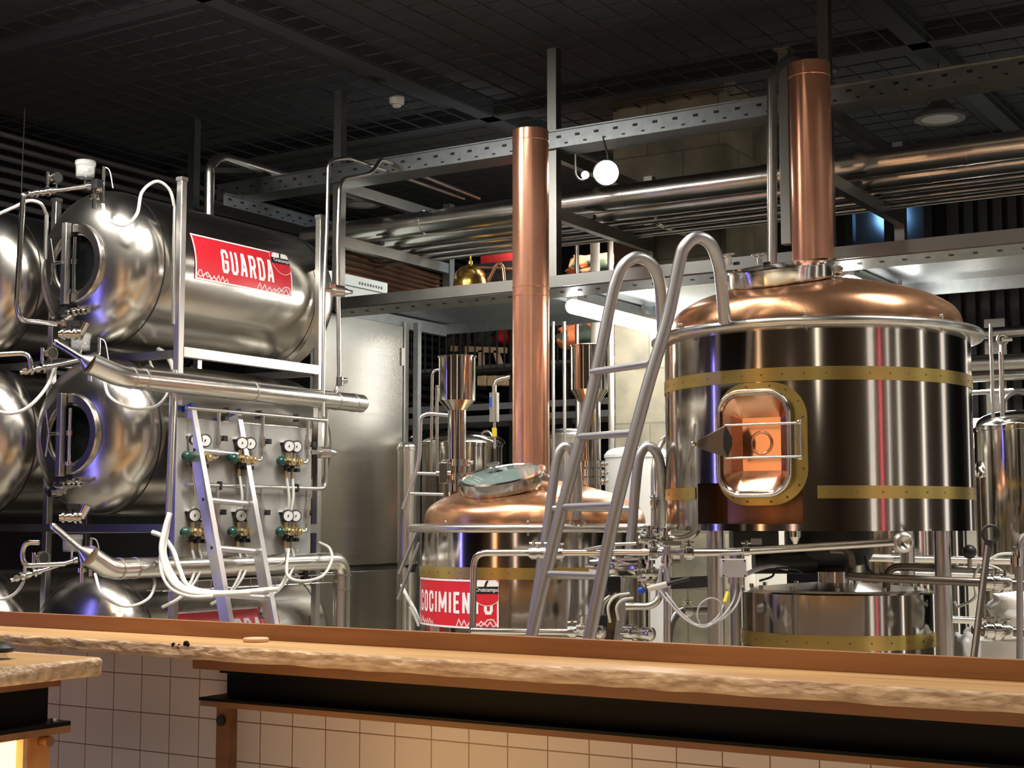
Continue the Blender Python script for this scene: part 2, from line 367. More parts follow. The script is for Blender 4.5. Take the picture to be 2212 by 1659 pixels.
for y in (5.67, 8.52): b.box((-8.5, y - .06, 4.31), (3.4, y + .06, 4.42))
struct(b, 'trim_2', 'ceil')
b = MB()                                     # horizontal metal slats on the left wall
z = 4.27
while z > 2.2:
    b.box((-8.60, 2.5, z - .034), (-8.55, 13.2, z)); b.box((-8.55, 2.5, z - .012), (-8.53, 13.2, z)); z -= .083
struct(b, 'trim_3', 'slat', label='horizontal metal slats on the left wall')
b = MB(); b.box((-4.66, 8.76, 0), (-3.84, 9.5, 4.42)); struct(b, 'trim_4', 'concrete', label='square concrete column')
# dark ribbed curtain wall at the right rear
b = MB()
for i in range(34):
    x = -3.0 + i * .105; b.box((x, 11.0, 0.0), (x + .055, 11.06, 4.3)); b.box((x - .05, 11.06, 0), (x + .055, 11.08, 4.3))
struct(b, 'trim_5', M['ribs'] if 'ribs' in M else mat('rib_black', (.018, .018, .02), .4), label='black ribbed wall panels at the right rear')
# dusk-blue window beside it
w0 = PY(1838, 400, 11.05); w1 = PY(2016, 700, 11.05)
tag_w = thing('window_1', None, None, ((w0.x + w1.x) / 2, 11.05, 2.4)); tag_w['kind'] = 'structure'
b = MB(); b.box((w0.x, 11.02, 2.35), (w1.x, 11.035, 4.2)); build(b, 'pane', 'dustglass', tag_w)
b = MB()
for x in (w0.x, (w0.x + w1.x) / 2, w1.x): b.box((x - .03, 10.98, 2.35), (x + .03, 11.06, 4.2))
for zz in (2.35, 3.55, 4.2): b.box((w0.x, 10.98, zz - .03), (w1.x, 11.06, zz + .03))
build(b, 'window_frame', 'black', tag_w)

# ================================================================== OVERHEAD STEEL
FY, BY, ZU, ZL = 7.4, 8.65, 3.67, 3.31
FR = [(-5.94, 'steel pipe frame standing at the left, next to the stainless cold room', 4.3), (-4.33, 'steel pipe frame standing behind the shorter copper chimney', 4.3), (-2.66, 'steel pipe frame standing behind the taller copper chimney', 4.3)]
for X, lab, zt in FR:
    t = thing('pipe_support', lab, 'steel frame', (X, FY, 2.93), 'overhead pipe frames')
    h = .03
    b = MB(); b.box((X - h, FY - h, 2.93), (X + h, FY + h, zt)); build(b, 'post', 'frame', t)
    b = MB(); b.box((X - h, BY - h, 2.93), (X + h, BY + h, 3.78)); build(b, 'post', 'frame', t)
    for zz in (ZU, ZL):
        b = MB(); b.box((X - .025, FY + h, zz - .035), (X + .025, BY - h, zz + .035)); build(b, 'beam', 'frame', t)
    for yy in (7.80, 8.34):
        b = MB(); b.box((X - .05, yy - .02, ZL + .035), (X + .05, yy + .02, ZL + .06)); build(b, 'pipe_saddle', 'dark', t)
p = PY(416, 500, 7.4)
b = MB(); b.box((p.x - .03, p.y - .03, 2.9), (p.x + .03, p.y + .03, 4.3))
tag(build(b, 'ceiling_post', 'frame', label='grey square steel post left of the mitred flue pipe'), None, 'post')
a0 = PY(1687, 300, 7.25); a1 = PY(1709, 300, 7.25)
t = thing('flat_post', 'wide flat steel post close to the left side of the taller copper chimney', 'post', ((a0.x + a1.x) / 2, 7.25, 2.7))
b = MB(); b.box((a0.x, 7.22, 2.95), (a1.x, 7.28, 3.99)); build(b, 'post', 'frame', t, bevel=.004)
b = MB(); b.box((a0.x - .02, 7.20, 3.99), (a1.x + .02, 7.3, 4.0)); build(b, 'cap', 'frame', t)
# perforated cable tray along the fronts of the frames
def tray(name, lab, a, b_, z0, zt, slots, group='cable trays'):
    a, b_ = V(a), V(b_); d = (b_ - a).normalized(); n = d.cross(UP)
    t = thing(name, lab, 'cable tray', (a.x, a.y, z0), group)
    m = MB(); m.bar(a + UP * (zt - z0) / 2, b_ + UP * (zt - z0) / 2, .008, zt - z0); m.bar(a - n * .10 + UP * .004, b_ - n * .10 + UP * .004, .2, .006); build(m, 'tray_body', 'galv', t)
    m = MB(); m.bar(a + UP * (zt - z0) + n * .008, b_ + UP * (zt - z0) + n * .008, .018, .008); build(m, 'lip', 'galv', t)
    m = MB(); L = (b_ - a).length
    for i in range(slots):
        c = a + d * (L * (i + .5) / slots) + UP * ((zt - z0) * .62) + n * .0055
        m.obox(c, d * .014, n * .0025, UP * .007); m.obox(c + d * .05 - UP * (zt - z0) * .42, d * .010, n * .0025, UP * .004)
    build(m, 'slot_pattern', 'black', t); return t
TY = 7.34
tray('cable_tray', 'long perforated galvanised cable tray running across under the ceiling', (-6.95, TY, 3.685), (-1.2, TY, 3.685), 3.685, 3.785, 46)
q0 = P(482, 424, 9.75); tray('cable_tray', 'short perforated cable tray end running back above the upper sign tank', (q0.x, q0.y, q0.z - .06), (q0.x, q0.y + 1.45, q0.z - .06), q0.z - .06, q0.z + .02, 12)
# jacketed pipes lying on the lower beams
def long_pipe(lab, y, z, r, x0=-6.9, x1=-.9, seams=(), name='jacketed_pipe', mt='jacket', group='jacketed pipes on the frames'):
    t = thing(name, lab, 'pipe', (x0, y, z), group)
    m = MB(); m.cyl((x0, y, z), (x1, y, z), r, seg=32); build(m, 'pipe_body', mt, t)
    for s in seams:
        m = MB(); m.cyl((s - .012, y, z), (s + .012, y, z), r + .003, seg=32); build(m, 'seam_band', mt, t)
    return t
long_pipe('thickest jacketed pipe on the overhead frames, the highest of the bundle', 7.86, 3.475, .075, -6.6, seams=(-5.6, -4.95, -4.1, -3.2, -2.05, -1.3))
long_pipe('second jacketed pipe, tucked below and behind the thickest one', 8.03, 3.425, .058, -6.6, seams=(-4.8, -3.7, -2.3))
for i, (y, z, r, lab) in enumerate([(8.20, 3.385, .022, 'thin bare pipe behind the jacketed pipes, uppermost of three'), (8.30, 3.362, .020, 'thin bare pipe behind the jacketed pipes, middle of three'), (8.40, 3.345, .020, 'thin bare pipe behind the jacketed pipes, lowest and rearmost')]):
    m = MB(); m.cyl((-6.6, y, z), (-.9, y, z), r, seg=14); tag(build(m, 'process_pipe', 'satin', origin=(-6.6, y, z)), lab, 'pipe', 'thin overhead pipes')
# drop pipe with a hook bend below the pipes
m = MB(); m.tube([P(1418, 440, 9.1), P(1418, 478, 9.1), P(1425, 484, 9.15), P(1600, 548, 9.9)], .020, .04)
tag(build(m, 'drain_pipe', 'satin'), 'thin pipe hooking down from the jacketed pipes towards the rear', 'pipe')
# mitred flue pipe rising beside the upper tank
a, c, e = P(453, 460, 9.2), P(453, 362, 9.2), P(482, 340, 9.35)
f = V((e.x, e.y + 1.35, e.z)) 
t = thing('flue_pipe', 'stainless pipe rising behind the upper tank and bending back along a bracket', 'pipe', (a.x, a.y, a.z - .4))
m = MB(); m.tube([a - UP * .4, c, (c + e) / 2 + UP * .02, e, f], .032, .04, 18); build(m, 'pipe_body', 'satin', t)
m = MB(); m.bar(c - UP * .02 + V((.03, 0, 0)), e + (f - e) * .2 - UP * .03, .012, .03); build(m, 'bracket', 'frame', t)
# steam riser beside the tall chimney
m = MB(); m.tube([P(1668, 575, 7.35), P(1668, 165, 7.35), P(1700, 128, 7.45), P(1800, 150, 7.9)], .026, .05, 18)
tag(build(m, 'steam_riser', 'satin'), 'slim steel riser pipe left of the flat steel post', 'pipe')
# hanging wire at the far left
m = MB(); m.cyl(P(54, 235, 9.3), P(44, 470, 9.3), .004, seg=6); tag(build(m, 'hanging_wire', 'frame'), 'thin wire hanging from the ceiling mesh at the left', 'wire')
# ================================================================== WALKWAY
CZ = 2.905
t = thing('walkway', 'galvanised steel walkway running across above and behind the kettles', 'walkway', (-6, 7.3, CZ))
m = MB(); m.box((-5.98, 7.33, CZ + .005), (-.8, 8.62, CZ + .012)); build(m, 'deck', 'galv', t)
m = MB(); m.box((-5.98, 7.28, CZ - .052), (-.8, 7.30, CZ + .014)); build(m, 'fascia', 'fascia', t)
m = MB(); m.prism([V((-5.98, 7.30, CZ - .058)), V((-5.98, 7.40, CZ - .095)), V((-5.98, 7.40, CZ - .085)), V((-5.98, 7.30, CZ - .048))], (5.18, 0, 0)); build(m, 'front_channel', 'galv', t)
m = MB()
for i in range(44): m.obox((-5.9 + i * .118, 7.345, CZ - .0752), (.012, 0, 0), (0, .0065, -.0024), (0, -.0005, -.0012))
build(m, 'slot_pattern', 'black', t)
m = MB(); m.box((-5.98, 8.60, CZ - .07), (-.8, 8.62, CZ + .05)); build(m, 'rear_beam', 'galv', t)
for X in (-5.94, -4.36, -2.68):
    m = MB(); m.box((X - .02, 7.375, CZ - .085), (X + .02, 8.6, CZ - .006)); build(m, 'cross_beam', 'galv', t)
# ================================================================== LIGHT FITTINGS
def tube_lamp(X, y0, y1, z, lab, mt='lampon'):
    t = thing('tube_light', lab, 'light fitting', (X, y0, z), 'lit tube lights under the walkway')
    m = MB(); m.lathe((X, y0, z), (0, 1, 0), [(.001, 0), (.03, .004), (.042, .03), (.042, y1 - y0 - .03), (.03, y1 - y0 - .004), (.001, y1 - y0)], 20); build(m, 'tube', mt, t)
    m = MB(); m.box((X - .035, y0 + .03, z + .036), (X + .035, y1 - .03, z + .062)); build(m, 'housing', 'frame', t)
    for yy in (y0 + .2, y1 - .2):
        m = MB(); m.box((X - .008, yy - .008, z + .06), (X + .008, yy + .008, 2.899)); build(m, 'hanger', 'frame', t)
tube_lamp(-4.27, 7.47, 8.62, 2.768, 'lit tube light under the walkway, right of the shorter copper chimney')
tube_lamp(-2.58, 7.42, 8.55, 2.755, 'lit tube light under the walkway, just behind the domed lid of the large kettle', 'lampon2')
def bay(px, py, z, R, lab, on=False):
    c = PZ(px, py, z); t = thing('bay_light', lab, 'ceiling lamp', tuple(c), 'round ceiling lamps')
    m = MB(); m.lathe(c, UP, [(R * .70, .0), (R * .98, .0), (R, .012), (R * .96, .03), (R * .6, .06), (R * .25, .12), (.001, .12)], 36); build(m, 'lamp_body', 'lampring', t)
    m = MB(); m.lathe(c, UP, [(.001, -.006), (R * .5, -.005), (R * .72, .002)], 36); build(m, 'lens', 'bulb' if on else 'lampoff', t)
    m = MB(); m.cyl(c + UP * .12, V((c.x, c.y, 4.3)), .006, seg=8); build(m, 'hanging_rod', 'dark', t)
bay(2030, 258, 3.95, .155, 'unlit round lamp under the ceiling right of the taller chimney')
bay(782, 443, 3.95, .15, 'unlit round lamp under the ceiling left of the shorter chimney')
c = P(1310, 373, 8.25); t = thing('flood_light', 'glaring lit round lamp between the two copper chimneys', 'lamp', tuple(c))
n_ = (EYE + V((-1.2, 0, 0)) - c).normalized()
m = MB(); m.lathe(c, n_, [(.001, .02), (.042, .018), (.066, .006), (.069, 0)], 28); build(m, 'lens', 'bulb', t)
m = MB(); m.lathe(c, n_, [(.069, .004), (.076, .0), (.07, -.05), (.03, -.09), (.001, -.09)], 28); build(m, 'lamp_body', 'lampring', t)
m = MB(); m.tube([c - n_ * .06, c - n_ * .06 + UP * .10, V((c.x - .05, 7.34, 3.70))], .007, .03, 8); build(m, 'bracket', 'frame', t)
c = P(1264, 378, 8.25); t = thing('spot_light', 'small lit spot on a bracket left of the glaring round lamp', 'lamp', tuple(c))
m = MB(); m.sphere(c, .022, 14, 8); build(m, 'bulb', 'bulb', t)
m = MB(); m.tube([c + UP * .12 - RT * .055, c + UP * .0 - RT * .055, c - UP * .03 - RT * .03, c - UP * .026], .006, .02, 8); build(m, 'bracket', 'frame', t)
c = PZ(857, 220, 4.28); t = thing('smoke_detector', 'white smoke detector under the black ceiling mesh', 'smoke detector', tuple(c))
m = MB(); m.lathe(c, UP, [(.001, -.035), (.026, -.035), (.032, -.022), (.046, -.015), (.05, 0), (.05, .03), (.001, .03)], 28); build(m, 'detector_body', 'white', t)
m = MB(); m.torus(c - UP * .02, UP, .033, .003, 28, 8); build(m, 'ring', 'lampring', t)

# ================================================================== REAR OF THE ROOM
# stainless cold room
t = thing('cold_room', 'tall brushed stainless cabinet behind the tanks', 'cabinet', (-6.3, 7.6, 0))
m = MB(); m.box((-6.9, 7.12, 0), (-5.93, 8.1, 2.86)); build(m, 'body', 'dark', t)
m = MB(); m.box((-5.93, 7.16, 1.235), (-5.905, 8.06, 2.83)); dr = build(m, 'upper_door', 'brushed', t, bevel=.003)
m = MB(); m.box((-5.93, 7.16, .05), (-5.905, 8.06, 1.195)); build(m, 'lower_door', 'brushed', t, bevel=.003)
m = MB(); m.box((-5.93, 8.066, 0), (-5.90, 8.12, 2.86)); ed = build(m, 'edge_strip', 'satin', t)
for zz in (2.62, 1.98, 1.55, 1.42, .95):
    m = MB(); m.box((-5.905, 8.03, zz - .06), (-5.895, 8.062, zz + .06)); build(m, 'hinge', 'satin', t)
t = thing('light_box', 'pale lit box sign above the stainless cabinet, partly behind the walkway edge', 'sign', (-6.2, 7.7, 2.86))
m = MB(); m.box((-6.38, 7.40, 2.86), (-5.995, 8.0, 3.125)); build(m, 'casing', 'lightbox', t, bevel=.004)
m = MB(); m.box((-6.0, 7.40, 3.045), (-5.99, 8.0, 3.053)); build(m, 'edge_line', 'white', t)
m = MB()
for i in range(9): m.box((-5.994, 7.68 + i * .03, 3.072), (-5.991, 7.695 + i * .03, 3.09))
build(m, 'faded_lettering', 'box', t)
q = [P(736, 526, 9.9), P(948, 596, 11.7), P(948, 650, 11.7), P(736, 610, 9.9)]; nn = (q[1] - q[0]).cross(q[3] - q[0]).normalized()
m = MB(); m.grid(8, 72, lambda i, j: (q[0] * (1 - i) + q[1] * i) * (1 - j) + (q[3] * (1 - i) + q[2] * i) * j + nn * (.028 * math.sin(j * 6 * 2 * pi)))
m.grid(1, 1, lambda i, j: (q[0] * (1 - i) + q[1] * i) * (1 - j) + (q[3] * (1 - i) + q[2] * i) * j + FW * .06)
tag(build(m, 'ribbed_panel', 'ribbed'), 'brown ribbed metal panel sloping down behind the frame left of the golden bell', 'panel')
# store behind railings
t = thing('store_shelving', 'dark steel shelving with railings far behind the kettles', 'shelving', (-6.2, 11, 0))
for px in (868, 1000, 1110, 1225, 1330):
    p = PY(px, 800, 10.9); m = MB(); m.box((p.x - .03, 10.87, 0), (p.x + .03, 10.93, 3.4)); build(m, 'post', 'dark', t)
zs = [PY(1000, y, 10.9).z for y in (798, 880, 905, 751)]
xl, xr = PY(868, 800, 10.9).x - .4, PY(1330, 800, 10.9).x + .1
for zz in zs[:3]:
    m = MB(); m.box((xl, 10.86, zz - .035), (xr, 11.5, zz + .02)); build(m, 'shelf_beam', 'frame_dark' if 'frame_dark' in M else mat('shelf_grey', (.32, .32, .32), .5, .6), t); M.setdefault('frame_dark', MATS.get('shelf_grey'))
t = thing('railing', 'black upright railing bars far behind the shorter chimney', 'railing', (xl, 10.6, 2.3))
z0, z1 = PY(1000, 800, 10.6).z, PY(1000, 705, 10.6).z
for i in range(26):
    x = xl + .35 + i * .075
    if x < xr: m = MB(); m.cyl((x, 10.6, z0), (x, 10.6, z1), .008, seg=8); build(m, 'bar', 'black', t)
m = MB(); m.box((xl, 10.58, z0 - .02), (xr, 10.62, z0)); build(m, 'bottom_rail', 'black', t)
m = MB(); m.box((xl, 10.58, z1), (xr, 10.62, z1 + .02)); build(m, 'top_rail', 'black', t)
def lump(name, lab, cat, px0, py0, px1, py1, y, dep, m_, rough=.12, seed=0, group=None, n=10):
    a, c = PY(px0, py0, y), PY(px1, py1, y); x0, x1 = sorted((a.x, c.x)); z0, z1 = sorted((a.z, c.z)); b = MB()
    cx, cz, cy = (x0 + x1) / 2, (z0 + z1) / 2, y + dep / 2
    def f(i, j):
        th = 2 * pi * i; ph = pi * (j - .5)
        d = V((math.cos(ph) * math.cos(th), math.cos(ph) * math.sin(th), math.sin(ph)))
        k = max(abs(d.x), abs(d.y), abs(d.z)); d = d * (.55 / k + .45)
        q = 1 + rough * mnoise.noise(d * 2.2 + V((seed, seed * .7, 0)))
        return V((cx + d.x * (x1 - x0) / 2 * q, cy + d.y * dep / 2 * q, cz + d.z * (z1 - z0) / 2 * q))
    b.grid(24, 14, f); o = build(b, name, m_, angle=80); tag(o, lab, cat, group); return o
def crate(name, lab, cat, px0, py0, px1, py1, y, dep, m_, group=None):
    a, c = PY(px0, py0, y), PY(px1, py1, y); x0, x1 = sorted((a.x, c.x)); z0, z1 = sorted((a.z, c.z))
    b = MB(); b.box((x0, y, z0), (x1, y + dep, z1)); return tag(build(b, name, m_, bevel=.006), lab, cat, group)
a_, c_ = PY(1012, 640, 8.42), PY(1112, 562, 8.42)
m = MB(); m.box((a_.x, 8.42, 2.918), (c_.x + .1, 8.46, c_.z)); tag(build(m, 'display_board', 'black'), 'long black board standing upright on the walkway left of the shorter chimney', 'board')
a_, c_ = PY(1042, 640, 8.50), PY(1112, 534, 8.50)
m = MB(); m.box((a_.x, 8.47, 2.918), (c_.x + .1, 8.58, c_.z)); tag(build(m, 'red_crate', 'redcloth', bevel=.005), 'bright red crate behind the black board on the walkway', 'crate')
lump('stage_prop', 'long dark bundle lying behind the railing left of the shorter chimney', 'prop', 935, 705, 1010, 750, 10.9, .5, 'camob', .25, 3)
lump('stage_prop', 'larger dark bundle behind the railing close to the shorter chimney', 'prop', 1008, 700, 1070, 752, 10.95, .5, 'camob', .25, 9)
lump('cloth_bundle', 'orange-red cloth bundle behind the railing at the chimney', 'cloth', 1062, 698, 1112, 740, 10.9, .4, 'redcloth', .2, 5)
c = PY(1016, 603, 8.15); t = thing('bell', 'golden round bell on the walkway left of the shorter chimney', 'bell', (c.x, c.y, 2.918))
m = MB(); m.lathe(c, UP, [(.10, 2.918 - c.z), (.11, -.10), (.115, -.04), (.11, 0), (.09, .05), (.045, .085), (.016, .10), (.016, .12), (.001, .12)], 28); build(m, 'bell_body', 'gold', t)
m = MB(); m.torus(c + UP * .14, RT, .020, .005, 20, 8); build(m, 'hanging_ring', 'yellow', t)
m = MB(); q_ = PY(985, 590, 8.35); m.tube([V((q_.x, q_.y, 2.918)), q_, PY(1000, 577, 8.35), PY(1110, 580, 8.35)], .009, .03); tag(build(m, 'copper_rail', 'copper'), 'thin copper-coloured rail behind the golden bell', 'rail')
m = MB(); q_ = PY(1050, 612, 8.2); r_ = PY(1092, 612, 8.2); m.tube([V((q_.x, q_.y, 2.918)), PY(1052, 612, 8.2), PY(1070, 575, 8.2), PY(1078, 566, 8.2), PY(1086, 575, 8.2), PY(1090, 612, 8.2), V((r_.x, r_.y, 2.918))], .011, .04); tag(build(m, 'bent_pipe', 'copper'), 'bent copper pipe between the golden bell and the chimney', 'pipe')
for k, (px, l) in enumerate(((1000, 'pale timber rail lying across the shelving behind the funnel vessel'),)):
    a, c_ = PY(975, 753, 10.9), PY(1095, 757, 10.9); m = MB(); m.bar(a, c_, .03, .05); tag(build(m, 'timber_rail', 'timber'), l, 'timber')
for px, py0, py1, l in ((1003, 755, 800, 'short upright timber under the long rail, left one'), (1040, 757, 800, 'short upright timber under the long rail, middle one'), (1072, 757, 800, 'slanting timber under the long rail, right one')):
    m = MB(); q_ = PY(px + (8 if 'slant' in l else 0), py1, 10.9); m.bar(PY(px, py0, 10.9), V((q_.x, q_.y, zs[0] + .02)), .05, .03, (0, 1, 0)); tag(build(m, 'timber_upright', 'timber'), l, 'timber', 'timbers on the shelving')
for i, (a, c_, l) in enumerate(((1030, 1048, 'pale timber block on the lower shelf, left one'), (1052, 1070, 'pale timber block on the lower shelf, middle one'), (1075, 1090, 'pale timber block on the lower shelf, nearest the chimney'))):
    crate('timber_block', l, 'timber', a, 812, c_, 832, 10.8, .1, 'timber', 'timber blocks on the shelf')
lump('camouflage_netting', 'orange and dark patterned cloth hung above the walkway right of the shorter chimney', 'cloth', 1218, 600, 1325, 540, 10.2, .25, 'camo', .3, 12)
lump('patterned_cloth', 'orange, green and dark patterned cloth hanging below the walkway right of the shorter chimney', 'cloth', 1195, 752, 1300, 690, 10.4, .3, 'camo', .3, 15)
for px, y, r, l, m_ in ((1246, 9.3, .016, 'thin upright pipe above the walkway, left of three', 'satin'), (1285, 9.4, .035, 'thick pale upright pipe above the walkway, middle of three', 'cream'), (1318, 9.3, .022, 'upright pipe against the concrete column, right of three', 'cream')):
    p1 = PY(px, 495, y); m = MB(); m.cyl((p1.x, p1.y, 0), p1, r, seg=12); tag(build(m, 'riser_pipe', m_), l, 'pipe', 'upright pipes behind the walkway')
for px, l in ((1195, 'slim upright tube just right of the shorter chimney'), (1219, 'slim upright tube between the chimney and the right funnel vessel')):
    p1 = PY(px, 695, 8.3); m = MB(); m.cyl((p1.x, p1.y, 0), p1, .011, seg=10); tag(build(m, 'thin_riser', 'satin'), l, 'pipe', 'slim tubes beside the chimney')
p1 = PY(1622, 470, 10.4); m = MB(); m.cyl((p1.x, p1.y, 0), p1, .016, seg=10); tag(build(m, 'thin_riser', 'satin'), 'slim upright pipe in front of the dark window left of the taller chimney', 'pipe')
# right rear: beams, gas risers, far bright hall
for py0, h, l in ((722, 24, 'topmost grey service pipe at the right edge'), (787, 40, 'thick grey service pipe at the right edge, second from top'), (815, 22, 'grey service pipe at the right edge, third from top'), (848, 10, 'thin lowest service pipe at the right edge')):
    c0 = PY(2100, py0, 10.2); z0 = PY(2100, py0 + h / 2, 10.2).z; r = h / 2 / 3200 * 9.9
    m = MB(); m.cyl((c0.x - .4, 10.2, c0.z), (c0.x + 2.2, 10.2, c0.z), r, seg=16); tag(build(m, 'service_pipe', 'frame'), l, 'pipe', 'service pipes at the right rear')
p0 = PY(2158, 900, 10.45); m = MB(); m.box((p0.x - .07, 10.4, 0), (p0.x + .07, 10.5, PY(2158, 690, 10.45).z)); tag(build(m, 'service_post', 'frame'), 'upright grey post carrying the service pipes at the right edge', 'post')
for i, (a, c_, py, l) in enumerate(((2090, 2128, 915, 'far ceiling strip light in the gap right of the large kettle, topmost'), (2092, 2124, 928, 'far ceiling strip light in the gap, second from top'), (2090, 2116, 947, 'far ceiling strip light in the gap, third from top'), (2092, 2116, 964, 'far ceiling strip light in the gap, lowest'))):
    a_, b_ = PY(a, py, 10.85), PY(c_, py, 10.85); m = MB(); m.box((a_.x, 10.8, a_.z - .012), (b_.x + .1, 10.9, a_.z + .012)); tag(build(m, 'strip_light', 'farlamp'), l, 'light fitting', 'far strip lights')
a_, b_ = PY(2085, 905, 10.95), PY(2240, 1330, 10.95)
m = MB(); m.box((a_.x, 10.9, 0), (b_.x + .5, 10.98, a_.z)); tag(build(m, 'far_partition', 'cream'), 'pale partition glimpsed right of the large kettle', 'partition')
# white cabinet behind the legs of the large kettle
a_, b_ = PY(1395, 1130, 8.9), PY(1640, 1400, 8.9)
t = thing('white_cabinet', 'white cabinet behind the pipes left of the lower vessel', 'cabinet', ((a_.x + b_.x) / 2, 8.9, 0))
m = MB(); m.box((a_.x, 8.9, 0), (b_.x, 9.4, 1.46)); build(m, 'body', 'cream', t, bevel=.01)
xs = [a_.x + (b_.x - a_.x) * k / 3 for k in range(4)]
for k in range(3): m = MB(); m.box((xs[k] + .012, 8.885, .08), (xs[k + 1] - .012, 8.9, 1.42)); build(m, 'door', 'cream', t, bevel=.004)
p0, p1 = PY(1402, 1190, 8.86), PY(1478, 1140, 8.86)
m = MB(); m.box((p0.x, 8.84, p0.z), (p1.x, 8.86, p1.z)); t2 = thing('control_screen', 'small glowing blue control screen between the ladders and the large kettle', 'screen', ((p0.x + p1.x) / 2, 8.86, p0.z)); build(m, 'display', 'screen', t2)
m = MB(); m.box((p0.x - .02, 8.86, p0.z - .02), (p1.x + .02, 8.884, p1.z + .02)); build(m, 'casing', 'black', t2)
# ================================================================== BAR
ZT = 1.077
def nz(x, s=0.0, f=1.0): return mnoise.noise(V((x * f, s, 1.7)))
t = thing('bar_counter', 'long oak bar counter with a rough live edge in the foreground', 'counter', (-2.8, 4.0, ZT - .05))
x0, x1, N = -5.6, .2, 260
fe = lambda x: 3.85 + .012 * nz(x, 3, 1.3) + .006 * nz(x, 9, 6)
m = MB(); m.grid(N, 3, lambda i, j: V((x0 + (x1 - x0) * i, fe(x0 + (x1 - x0) * i) + (4.45 - fe(x0 + (x1 - x0) * i)) * j, ZT)))
m.grid(N, 1, lambda i, j: V((x0 + (x1 - x0) * i, fe(x0 + (x1 - x0) * i) + .03 + (4.45 - 3.9) * j, ZT - .046)))
m.box((x0, 4.42, ZT - .046), (x1, 4.45, ZT - .0005)); build(m, 'top', 'wood', t)
def edge(i, j):
    x = x0 + (x1 - x0) * i; a = j * pi; k = math.sin(a)
    k = min(1.0, 2.6 * k); bulge = .007 * k + k * (.008 * nz(x, 5 + j * 1.4, 5) + .005 * nz(x, 2 + j * 3, 17) + .004 * nz(x, 12 + j * 5, 43))
    zz = ZT - .046 * j - .004 * (1 if j > .9 else 0) * (1 + nz(x, 8, 9)); return V((x, fe(x) - bulge - .004 * j + .02 * max(0, j - .85), zz))
m = MB(); m.grid(N * 3, 10, edge); build(m, 'live_edge', 'bark', t, angle=70)
for px, py, r in ((372, 1393, .008), (384, 1397, .010), (398, 1391, .011), (404, 1394, .007)):
    c = PY(px, py, 3.842); m = MB(); m.sphere((c.x, fe(c.x) - .009 + r * .86, c.z), r, 12, 8); build(m, 'knot_hole', 'blackpaint', t)
m = MB(); m.box((x0, 4.14, ZT), (x1, 4.165, 1.135)); build(m, 'back_board', 'rail', t, bevel=.002)
cl = PY(416, 1430, 3.93).x
m = MB(); m.box((cl, 3.93, ZT - .092), (x1, 4.1, ZT - .048)); build(m, 'cleat', 'beamwood', t)
# black steel beam under it
bx = PY(474, 1470, 4.0).x
t = thing('steel_beam', 'black steel beam under the long bar counter', 'beam', (bx, 4.05, .87))
m = MB(); m.box((bx, 4.04, .875), (x1, 4.06, .98)); build(m, 'web', 'blackpaint', t)
m = MB(); m.box((bx, 4.0, .968), (x1, 4.1, .985)); build(m, 'top_flange', 'blackpaint', t)
m = MB(); m.box((bx - .06, 3.96, .872), (x1, 4.1, .882)); build(m, 'bottom_flange', 'blackpaint', t)
t = thing('bar_front_frame', 'brown wooden frame with a bolt below the black beam', 'wooden frame', (bx, 4.02, 0))
m = MB(); m.box((bx - .058, 3.965, .852), (x1, 4.1, .8715)); build(m, 'top_rail', 'beamwood', t)
pa, pb = PY(466, 1590, 4.07).x, PY(494, 1590, 4.07).x
m = MB(); m.box((pa, 4.07, 0), (pb, 4.114, .853)); build(m, 'post', 'beamwood', t, bevel=.003)
c = PY(480, 1556, 4.07); m = MB(); m.cyl((c.x, 4.071, c.z), (c.x, 4.058, c.z), .019, seg=24); build(m, 'bolt_head', 'dark', t)
b = MB(); b.box((-6.6, 4.115, 0), (.4, 4.16, 1.03)); struct(b, 'trim_6', 'tile', label='white square tiles cladding the bar front')
# side counter at the left
t = thing('side_counter', 'second oak counter with a live edge jutting in at the lower left', 'counter', (-4.4, 2.4, ZT - .06))
ye, N2 = 3.34, 90
sx = lambda y: -3.63 + .012 * nz(y, 21, 2) + .006 * nz(y, 22, 9)
m = MB(); m.grid(N2, 2, lambda i, j: V((-5.3 + (sx(1.4 + (ye - 1.4) * i) + 5.3) * j, 1.4 + (ye - 1.4) * i, ZT))); m.grid(N2, 1, lambda i, j: V((-5.3 + (sx(1.4 + (ye - 1.4) * i) - .03 + 5.3) * j, 1.4 + (ye - 1.4) * i, ZT - .058)))
m.box((-5.3, ye - .02, ZT - .057), (-3.66, ye, ZT - .0005)); build(m, 'top', 'wood', t)
def edge2(i, j):
    y = 1.4 + (ye - 1.4) * i; k = min(1.0, 2.6 * math.sin(j * pi)); return V((sx(y) + .012 * k + k * (.013 * nz(y, 31 + j * 1.4, 7) + .008 * nz(y, 35 + j * 3, 19)) - .02 * max(0, j - .85), y, ZT - .058 * j))
m = MB(); m.grid(N2 * 3, 8, edge2); m.box((-3.68, ye - .015, ZT - .056), (-3.628, ye + .004, ZT - .002)); build(m, 'live_edge', 'bark', t, angle=70)
m = MB(); m.box((-5.2, 1.4, ZT - .085), (-3.70, 3.25, ZT - .06)); build(m, 'cleat', 'beamwood', t)
t = thing('side_beam', 'black steel beam under the left side counter', 'beam', (-3.75, 2.4, .87))
yb = PX(104, 1500, -3.74).y
m = MB(); m.box((-3.80, 1.4, .882), (-3.74, yb, .992)); build(m, 'web', 'blackpaint', t)
m = MB(); m.box((-3.86, 1.4, .868), (-3.69, yb + .05, .881)); build(m, 'bottom_flange', 'blackpaint', t)
m = MB(); m.cyl((-3.715, yb + .005, .881), (-3.715, yb + .005, .893), .010, seg=12); build(m, 'bolt', 'satin', t)
t = thing('side_support', 'wooden frame post with a round peg under the left side counter', 'wooden frame', (-3.74, 2.9, 0))
